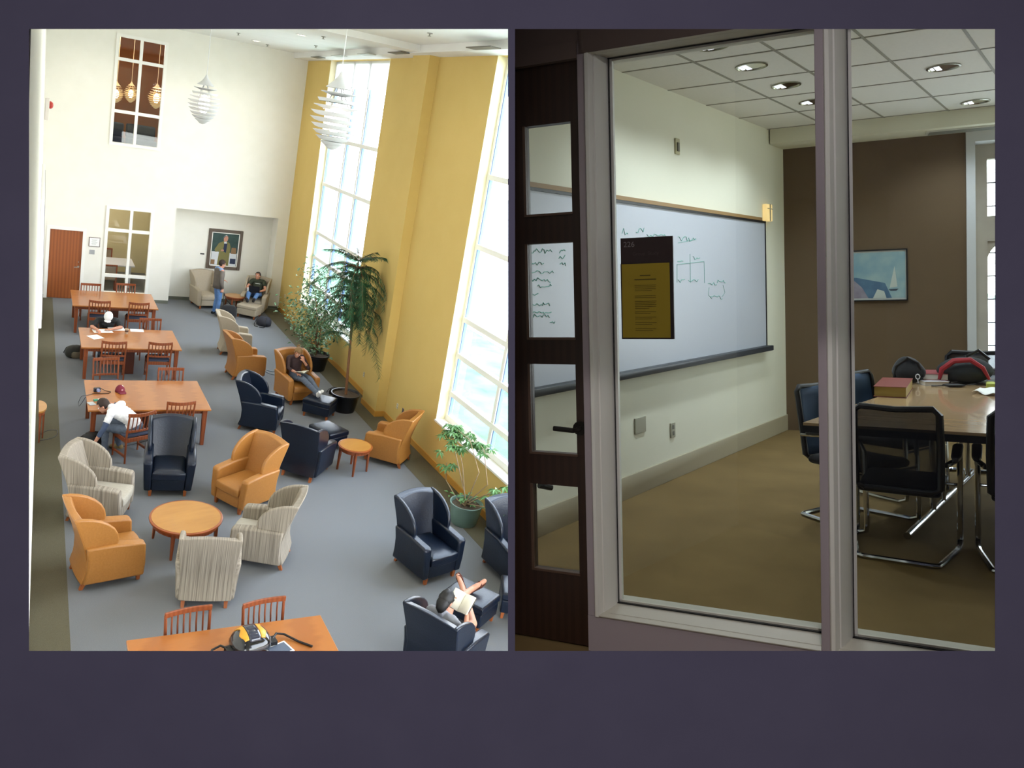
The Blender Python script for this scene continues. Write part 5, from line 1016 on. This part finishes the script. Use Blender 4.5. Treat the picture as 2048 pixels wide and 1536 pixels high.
b.mi = 1; fl_ = lambda P, y: b.prism(P, lambda u, v, w: Vector((u, w, v)), y, -.0215)
fl_([(-W2+.025, -H2+.03), (W2-.14, -H2+.03), (W2-.2, -.08), (-W2+.12, -.02), (-W2+.025, -.02)], -.022); b.mi = 2
fl_([(W2-.16, -.13), (W2-.09, -.12), (W2-.115, .09)], -.0228); fl_([(-.02, -H2+.03), (.1, -H2+.03), (.08, -H2+.1), (.02, -H2+.12)], -.0226); b.mi = 3
fl_([(-W2+.025, -H2+.03), (-.06, -H2+.03), (-.12, -.12), (-.2, -.04), (-W2+.025, -.05)], -.0224); b.mi = 4; fl_([(W2-.17, -.145), (W2-.08, -.14), (W2-.1, -.16), (W2-.15, -.16)], -.023)
b.build('canvas', [sea, mat('painted_deep_blue', '476382', .8, kind='noise', col2='5a7c95', scale=9), mat('painted_sail', 'bfc8c0', .8), mat('painted_grey_rose', '84788a', .8, kind='noise', col2='9a98a0', scale=14), mat('painted_hull', '3b4652', .8)], t)
tag(t, 'framed hazy blue seascape with a white sail on the brown wall', 'painting')
# ---- conference table
top = mat('maple_laminate', 'c0a27c', .16, kind='noise', col2='b0916a', scale=2, stretch=(.5, 6, 1), coat=.3)
C4 = [Vector((-1.53, 5.0, 0)), Vector((.9, 5.37, 0)), Vector((.95, 7.85, 0)), Vector((-1.38, 7.42, 0))]; tc_ = Vector((-.3, 6.3, 0))
t = empty('conference_table', tc_)
b = MB(); b.hexa([q-tc_+Vector((0, 0, z)) for z in (.712, .73) for q in C4]); b.build('tabletop', top, t, bevel=.002)
b = MB(); b.hexa([(q-tc_)*1.001+Vector((0, 0, z)) for z in (.672, .712) for q in C4]); b.build('edge_band', black, t)
fa, fb_ = RF(1815, 1080), RF(1948, 950)
for k, (pa, pb) in enumerate(((fa, fb_), (fa+Vector((1.35, .2, 0)), fb_+Vector((1.35, .2, 0))))):
    b = MB(); d_ = (pb-pa).normalized(); b.tube([pa-tc_+Vector((0, 0, .025)), pb-tc_+Vector((0, 0, .025))], .022, 10)
    for f in (.32, .46, .75, .88): p_ = pa.lerp(pb, f)-tc_; b.tube([p_+Vector((0, 0, .02)), p_+Vector((0, 0, .68))], .02, 10)
    b.build('leg', chrome, t, smooth=True)
tag(t, 'light maple conference table with a black edge and chrome legs', 'table')
# ---- mesh backed cantilever chairs
meshm = mat('black_chair_mesh', '14161b', .8, alpha=.62); meshb = mat('painted_blue_light_mesh', '2e4a6b', .75)  # second mesh has blue window light put into its colour
def make_mesh_chair(panel):
    t = empty('mesh_back_chair'); w = .205
    b = MB(); P = [(-w, -.215, .47), (-w-.005, -.24, .7), (-w, -.275, .93), (-w+.03, -.282, .965), (0, -.30, .955), (w-.03, -.282, .965), (w, -.275, .93), (w+.005, -.24, .7), (w, -.215, .47), (w-.04, -.21, .44), (-w+.04, -.21, .44)]
    b.tube(P, .019, 8, closed=True); b.build('back_frame', black, t, smooth=True)
    def g(u, v): x = (u-.5)*2*(w-.005); y = lerp(-.215, -.278, v)-.03*math.sin(PI*v)*math.cos((u-.5)*PI); return Vector((x, y, lerp(.46, .955, v)))
    b = MB(); b.grid(g, 8, 8); b.build('mesh_panel', panel, t, smooth=True, solid=.004)
    b = MB(); S = []
    for o_, z in ((.02, .405), (0, .42), (0, .455), (.02, .475), (.08, .482)): S.append([Vector((x*(w-o_), y, z)) for x, y in ((-1, -.2+o_), (1, -.2+o_), (1, .24-o_), (-1, .24-o_))])
    b.rings(S); b.build('seat', blackc, t, bevel=.01)
    b = MB()
    for s in (-1, 1):
        x = s*(w+.065)
        b.tube([(0, -.26, .016), (s*(w-.04), -.26, .016), (s*(w-.01), -.25, .016), (s*(w+.0), -.21, .016), (x-s*.008, .1, .016), (x, .2, .016), (x, .25, .04), (x, .255, .09), (x, .24, .58), (x, .21, .645), (x, .14, .665), (x, -.12, .635), (x-s*.04, -.22, .62)], .0155, 8)
    b.tube([(-w-.065, .246, .4), (w+.065, .246, .4)], .01, 8); b.build('tube_frame', chrome, t, smooth=True)
    for s in (-1, 1):
        x = s*(w+.065); b = MB(); b.rings([[Vector((x+p*hw_, y, z+q*.013)) for p, q in ((-1, -1), (1, -1), (1, 1), (-1, 1))] for y, z, hw_ in ((-.16, .645, .012), (-.1, .652, .024), (.1, .678, .026), (.2, .668, .02))]); b.build('armrest', black, t, bevel=.008)
    return tag(t, 'x', 'chair')
ch = make_mesh_chair(meshm); ch.location = (-1.05, 5.2, 0); ch.rotation_euler.z = .1; [setattr(k, 'scale', (1, 1, .9)) for k in kids(ch)]; ch['label'] = 'black mesh chair nearest the mullion, its back to the camera'
dup(ch, (-.43, 5.33, 0), .12, 'black mesh chair cut by the right edge, back to the camera')
fc_ = dup(ch, (-.97, 7.4, 0), PI+.12, 'black mesh chair at the far end of the maple table, facing the camera')
for k in kids(fc_): k.scale = (1, 1, 1.01)
cb = dup(ch, (-1.42, 5.7, 0), -PI/2-.35, 'mesh chair with painted blue light left of the mullion, at the table end'); recolor(cb, {meshm: meshb})
dup(cb, (-1.4, 6.62, 0), -PI/2-.3, 'mesh chair with painted blue light just right of the mullion, behind the thick book')
# ---- things on the table
TZ = .731
def tb(x, y, z=TZ): return RF(x, y, z)
def book(name, pts, h, cover, pages, label, z=TZ):
    a, b_, c_ = [tb(*p, z) for p in pts]; u = b_-a; v = c_-b_; v -= u*(u.dot(v)/u.dot(u)); t = empty(name, a); c4 = lambda e: [Vector((0, 0, 0))-u*e-v*e, u-v*e+u*e, u+v+u*e+v*e, v-u*e+v*e]
    b = MB(); b.hexa([q+Vector((0, 0, zz)) for zz in (.003, h-.003) for q in c4(-.02)]); b.build('page_block', pages, t)
    b = MB(); b.hexa([q+Vector((0, 0, zz)) for zz in (h-.003, h) for q in c4(.0)]); b.hexa([q+Vector((0, 0, zz)) for zz in (0, .003) for q in c4(.0)]); b.build('cover', cover, t)
    return tag(t, label, 'book')
redc = mat('brick_red_cover', '7d3a30', .5); pg = mat('aged_pages', 'b39a52', .8, kind='noise', col2='a98f48', scale=30, stretch=(.1, .1, 8)); pgw = mat('white_pages', 'd9d2c4', .8)
book('thick_book', [(1747, 793), (1813, 796), (1852, 777)], .075, redc, pg, 'thick red covered book with yellowed pages on the near corner of the table')
book('hardback_book', [(1850, 771), (1899, 771), (1906, 764)], .03, mat('pale_cover', 'c4c4cc', .6), pgw, 'white book lying under the red one by the black bag')
book('hardback_book', [(1846, 760), (1897, 761), (1903, 752)], .05, mat('rose_red_cover', '8c3a3c', .5), pgw, 'rose red book topmost of the pair by the black bag', z=TZ+.031)
def lump(name, c, r, mt, label, cat, seed=1, flat_=.0, parts=None):
    t = empty(name, c); rn = random.Random(seed); b = MB(); b.ball((0, 0, r[2]*.96), r, 20)
    for v in b.bm.verts:
        n = math.sin(v.co.x*23/r[0]*.12+seed)+math.cos(v.co.y*19/r[1]*.12+seed*2)+math.sin(v.co.z*31/r[2]*.1); v.co.x *= 1+.06*n; v.co.y *= 1+.05*n; v.co.z = max(0, v.co.z*(1+.05*n))
    b.build('bag_body', mt, t, smooth='all'); return tag(t, label, cat)
q = tb(1814, 768); g = lump('shoulder_bag', (q.x, q.y+.08, TZ), (.115, .09, .105), blackc, 'soft black bag with a white ring clasp behind the thick book', 'bag', 3)
b = MB(); b.tube([(.08+.015*math.cos(k*PI/4), -.1, .065+.02*math.sin(k*PI/4)) for k in range(8)], .004, 6, closed=True); b.tube([(.08, -.1, .045), (.085, -.105, .015)], .004, 6); b.build('ring_clasp', mat('white_clasp', 'd0d0d8', .4), g)
b = MB(); b.tube([(-.1, -.05, .03), (-.08, -.06, .14), (0, -.05, .21), (.07, -.04, .17), (.1, -.03, .06)], .011, 8); b.build('strap', black, g)
q = tb(1935, 763); g = lump('backpack', (q.x, q.y-.16, TZ), (.19, .13, .12), mat('dark_green_black_nylon', '22282a', .7), 'black backpack with a red arched band before the far chair', 'bag', 5)
b = MB(); b.tube([(-.15, -.13, .04), (-.13, -.14, .12), (-.05, -.13, .19), (.06, -.12, .2), (.14, -.11, .14), (.18, -.1, .05)], [.012, .02, .022, .02, .016, .01], 8); b.build('red_band', mat('bright_red_nylon', '9d1f2a', .6), g, smooth=True)
b = MB(); b.tube([(.02, -.05, .22), (.1, -.02, .27), (.17, 0, .2)], .012, 8); b.build('strap', black, g)
def sheet(name, pts, mt, label, cat='paper', z=TZ, wave=.004):
    A = [tb(*p, z) for p in pts]; b = MB(); b.grid(lambda u, v: (A[0].lerp(A[1], u)).lerp(A[3].lerp(A[2], u), v)-A[0]+Vector((0, 0, .003+wave*math.sin(3*PI*u)*math.cos(v*2)+wave)), 10, 4); o = b.build(name, mt, smooth='all', solid=.001); o.location = A[0]; return tag(o, label, cat)
sheet('paper_stack', [(1902, 768), (1992, 769), (1996, 757), (1905, 757)], paper, 'curled white papers spread before the red and black backpack', wave=.008)
sheet('open_booklet', [(1944, 787), (1998, 795), (2010, 780), (1960, 779)], paper, 'open white booklet with a raised page near the right edge', 'booklet', wave=.012)
q = tb(1972, 776); b = MB(); b.box(-.0, .3, -.0, .16, 0, .035); o = b.build('notebook', mat('lime_notebook', 'b6bf5a', .6), loc=(q.x, q.y, TZ), bevel=.004); o.rotation_euler.z = .1; tag(o, 'lime green notebook at the right edge behind the booklet', 'notebook')
q = tb(1908, 774); t = empty('wallet_phone', (q.x, q.y, TZ), .15); b = MB(); b.ball((0, 0, .014), (.08, .035, .014), 16); b.build('phone_body', black, t, smooth='all'); b = MB(); b.tube([(-.07, 0, .008), (-.12, -.01, .004), (-.15, -.01, .004)], .004, 6); b.build('strap', black, t); tag(t, 'dark oval phone with a short strap on the maple table', 'phone')
q = tb(1945, 768); t = MB(); t.tube([(0, 0, .006), (.13, -.01, .006)], .006, 8); tag(t.build('pen', mat('grey_pen', '60606a', .4), loc=(q.x, q.y, TZ)), 'dark pen lying right of the dark phone', 'pen')
# corridor in front of the glass
struct(MB().box(XW-.3, 3.0, .6, 3.9, 3.0, 3.1).build('ceiling_corridor', lint))
t = empty('corridor_fill', (-.3, 2.3, 2.99)); b = MB(); b.lathe([(.16, 0), (.16, -.05), (.001, -.07)], n=20); b.build('glow_body', mat('added_opal_glow', 'ffffff', .5, emit='fff4ea', es=1.2), t, smooth=True); tag(t, 'added opal lamp brightening the corridor before the glass, out of view', 'reflection')
l = bpy.data.lights.new('corridor_fill_lamp', 'AREA'); l.shape = 'DISK'; l.size = .4; l.energy = CE; l.color = (1, .96, .95); lo = bpy.data.objects.new('corridor_fill_lamp', l); COL.objects.link(lo); lo.parent = t; lo.location = (0, 0, -.09)  # lamp added to lift the partition frame, no such fixture known
struct(MB().box(1.95, 2.1, -.6, 4.4, 0, 3.3).build('wall_corridor', lint))
def cut(o, co, no, inv):                       # trim a mesh against a plane, keeping the side the normal points to
    bm_ = bmesh.new(); bm_.from_mesh(o.data); a = inv @ co; n = (inv.to_3x3() @ no).normalized()
    g = bmesh.ops.bisect_plane(bm_, geom=bm_.verts[:]+bm_.edges[:]+bm_.faces[:], plane_co=a, plane_no=n, clear_inner=True)
    ed = [e for e in g['geom_cut'] if isinstance(e, bmesh.types.BMEdge)]
    if ed: bmesh.ops.contextual_create(bm_, geom=ed) if len(ed) == 4 else bmesh.ops.holes_fill(bm_, edges=ed)
    bm_.to_mesh(o.data); bm_.free()
eyeR = Vector((0, 0, HR)); nR = Matrix((XR, YR, ZR)) @ Vector((1, 0, -.0925)).normalized()
bpy.context.view_layer.update()
for o in [o for o in bpy.data.objects if o.name not in before and o.type == 'MESH']:
    root = o
    while root.parent: root = root.parent
    if root.get('kind') == 'structure' or root.name in ('whiteboard',):
        M_ = o.matrix_world
        if any((M_ @ Vector(c)-eyeR).dot(nR) < 0 for c in o.bound_box): cut(o, eyeR, nR, M_.inverted())
for o in [o for o in bpy.data.objects if o.name not in before and not o.parent]:
    o.matrix_world = TR @ o.matrix_basis
# ================================================================ dark wall with two openings, and the space around the eye
slate = mat('slate_violet_plaster', '615e74', .9, spec=.1, kind='noise', col2='5b586e', scale=7, bump=.15, amt=.6)
dark = mat('charcoal_paint', '3c3b40', .9, spec=.1)
before = set(o.name for o in bpy.data.objects)
ZW, TH = 1.5, .03
def pc_(x, y, z=ZW): return Vector(((x-PX)/F*z, (y-PY)/F*z, z))
def piece(mb, x0, x1, y0, y1, e=(0, 0, 0, 0)):     # front rectangle in photo px on the wall plane, e: how far each back edge steps out (l, r, t, b)
    A = [pc_(x0, y0), pc_(x1, y0), pc_(x1, y1), pc_(x0, y1)]; z = Vector((0, 0, TH))
    B = [pc_(x0, y0)+z+Vector((e[0], e[2], 0)), pc_(x1, y0)+z+Vector((e[1], e[2], 0)), pc_(x1, y1)+z+Vector((e[1], e[3], 0)), pc_(x0, y1)+z+Vector((e[0], e[3], 0))]
    mb.hexa(A+B)
m = MB(); s = .03
piece(m, -7000, 58, -3600, 5500, (0, -s, 0, 0)); piece(m, 1990, 5200, -3600, 5500, (s, 0, 0, 0))
piece(m, 58, 1990, -3600, 58, (-s, s, 0, -s)); piece(m, 58, 1990, 1302, 5500, (-s, s, s, 0)); piece(m, 1016, 1030, 58, 1302, (.004, -.003, 0, 0))
struct(m.build('wall_slate', slate))
# added unseen wall blocking light between the two rooms, thin end at the web
m = MB(); ra, rb = (1020.5-PX)/F, (1026-PX)/F
m.hexa([Vector((k*z, y*(1 if z > 5 else 1), z)) for y in (-3.2, 7.4) for k, z in ((ra, 1.53), (rb, 1.53), (rb+.002, 4.95), (ra-.0005, 4.95))]); struct(m.build('wall_light_block', white))
# added unseen box around the eye, keeps sky light out
m = MB()
for q in ((-2.8, -2.7, -1.8, 1.8, -2.6, 1.5), (2.7, 2.8, -1.8, 1.8, -2.6, 1.5), (-2.8, 2.8, -1.8, 1.8, -2.7, -2.6), (-2.8, 2.8, -1.9, -1.8, -2.7, 1.5), (-2.8, 2.8, 1.8, 1.9, -2.7, 1.5)): m.box(*q)
struct(m.build('wall_added_enclosure', dark))
t = empty('viewing_fill', (0, -1.79, -1.2)); b = MB(); b.lathe([(.25, 0), (.24, .05), (.001, .07)], n=24, m=Matrix.Rotation(-PI/2, 4, 'X')); b.build('glow_body', mat('added_opal_glow', 'ffffff', .5, emit='fff4ea', es=1.2), t, smooth=True)
tag(t, 'added opal lamp lighting the dark wall, on the ceiling behind the camera', 'reflection')
l = bpy.data.lights.new('fill_lamp', 'AREA'); l.shape = 'DISK'; l.size = .5; l.energy = VE; l.color = (1, .95, .95); lo = bpy.data.objects.new('fill_lamp', l); COL.objects.link(lo); lo.parent = t; lo.location = (0, .12, 0); lo.rotation_euler = (PI/2, 0, 0)  # added light for the dark wall, out of view
for o in [o for o in bpy.data.objects if o.name not in before and not o.parent]:
    o.matrix_world = TC @ o.matrix_basis

nz = M3 @ Vector((0, 0, 1))
bpy.context.view_layer.update()
for nm in ('floor', 'ceiling', 'wall_left', 'floor_edge_strips'):
    cut(bpy.data.objects[nm], EYE+nz*1.525, nz, Matrix())
# ================================================================ light
W = bpy.data.worlds.new('sky'); SC.world = W; W.use_nodes = True; nt = W.node_tree; bg = nt.nodes['Background']
tc = nt.nodes.new('ShaderNodeTexCoord'); sp = nt.nodes.new('ShaderNodeSeparateXYZ'); rp = nt.nodes.new('ShaderNodeValToRGB')
nt.links.new(tc.outputs['Generated'], sp.inputs[0]); ad = nt.nodes.new('ShaderNodeMath'); ad.operation = 'MULTIPLY_ADD'; ad.inputs[1].default_value = .5; ad.inputs[2].default_value = .5
nt.links.new(sp.outputs[2], ad.inputs[0]); nt.links.new(ad.outputs[0], rp.inputs[0]); nt.links.new(rp.outputs[0], bg.inputs[0])
e = rp.color_ramp.elements; e[0].position = .44; e[0].color = (.82, .88, .78, 1); e[1].position = .52; e[1].color = (.92, .96, 1, 1); k = e.new(1.0); k.color = (.62, .78, 1, 1)
bg.inputs[1].default_value = WS
def area(loc, rot, sx, sy, energy=0, portal=False, color=(1, 1, 1), name='daylight_portal', mtx=None):
    l = bpy.data.lights.new(name, 'AREA'); l.shape = 'RECTANGLE'; l.size = sx; l.size_y = sy; l.energy = energy; l.color = color
    if portal: l.cycles.is_portal = True
    o = bpy.data.objects.new(name, l); COL.objects.link(o); m = Matrix.Translation(loc) @ rot
    o.matrix_world = (mtx @ m) if mtx else m; return o
RotY = Matrix.Rotation(PI/2, 4, 'Y')      # emits towards -X
area((RXW+.33, (WA[0]+WA[1])/2, 4.4), RotY, 7.1, WA[1]-WA[0], portal=True)
area((RXW+.33, (WB[0]+WB[1])/2, 4.4), RotY, 7.1, WB[1]-WB[0], portal=True)
area((RXW+.33, 2.0, 4.4), RotY, 7.0, 9.0, portal=True)
# portals of the stone window wall of the meeting room
for u0_, u1_, v0_, v1_ in ((pl-.05, pl+2*pw+.25, zb_, zt_), (E0, E1, .6, 2.9)):
    c_p = fS((u0_+u1_)/2, (v0_+v1_)/2, .14); Mx = Matrix(((CR.x, 0, CN.x, c_p.x), (CR.y, 0, CN.y, c_p.y), (0, 1, 0, c_p.z), (0, 0, 0, 1))); Mx[0][2], Mx[1][2] = CN.x, CN.y
    o = area((0, 0, 0), Matrix(), u1_-u0_, v1_-v0_, portal=True); o.matrix_world = TR @ Mx
def fill_lamp(loc, e_, col, r=.2):
    l = bpy.data.lights.new('room_fill', 'POINT'); l.energy = e_; l.color = col; l.shadow_soft_size = r; o = bpy.data.objects.new('room_fill', l); COL.objects.link(o); o.location = loc
fill_lamp((2.0, FY+2.2, 2.7), 60, (1, .9, .75)); fill_lamp((2.4, FY+1.8, 7.7), 60, (1, .85, .7))  # unseen point lights added so the far rooms do not go black
# recessed ceiling downlights of the lounge
dl = mat('downlight_glow', 'ffffff', emit='ffe9c8', es=6)
n_ = 0
for x in (1.3, 3.3, 5.3):
    for y in (6.0, 10.0, 14.0, 19.0, 23.5):
        t = empty('downlight', (x, y, ZC)); b = MB(); b.lathe([(.13, .0), (.13, -.01), (.1, -.01), (.095, 0)], n=20); b.build('trim_ring', ceilm, t, smooth=True); b = MB(); b.lathe([(.001, -.003), (.09, -.003), (.09, -.001), (.001, -.001)], n=16); b.build('lens', dl, t)
        l = bpy.data.lights.new('downlight_lamp', 'SPOT'); l.energy = LE; l.color = (1, .92, .82); l.spot_size = 2.3; l.spot_blend = .8; l.shadow_soft_size = .07
        lo = bpy.data.objects.new('downlight_lamp', l); COL.objects.link(lo); lo.parent = t; lo.location = (0, 0, -.05)
        tag(t, 'round recessed downlight in the lounge ceiling above the frame', 'light', 'recessed ceiling downlights of the lounge'); n_ += 1
SC.view_settings.view_transform = 'Standard'; SC.view_settings.look = 'None'; SC.view_settings.gamma = 1; SC.view_settings.exposure = 0
SC.cycles.use_denoising = True; SC.cycles.max_bounces = 6; SC.cycles.use_adaptive_sampling = True; SC.cycles.adaptive_threshold = .08; SC.cycles.adaptive_min_samples = 16; SC.cycles.transparent_max_bounces = 12; SC.cycles.diffuse_bounces = 4
try: SC.cycles.denoiser = 'OPENIMAGEDENOISE'
except Exception: pass
SC.cycles.sample_clamp_indirect = 6
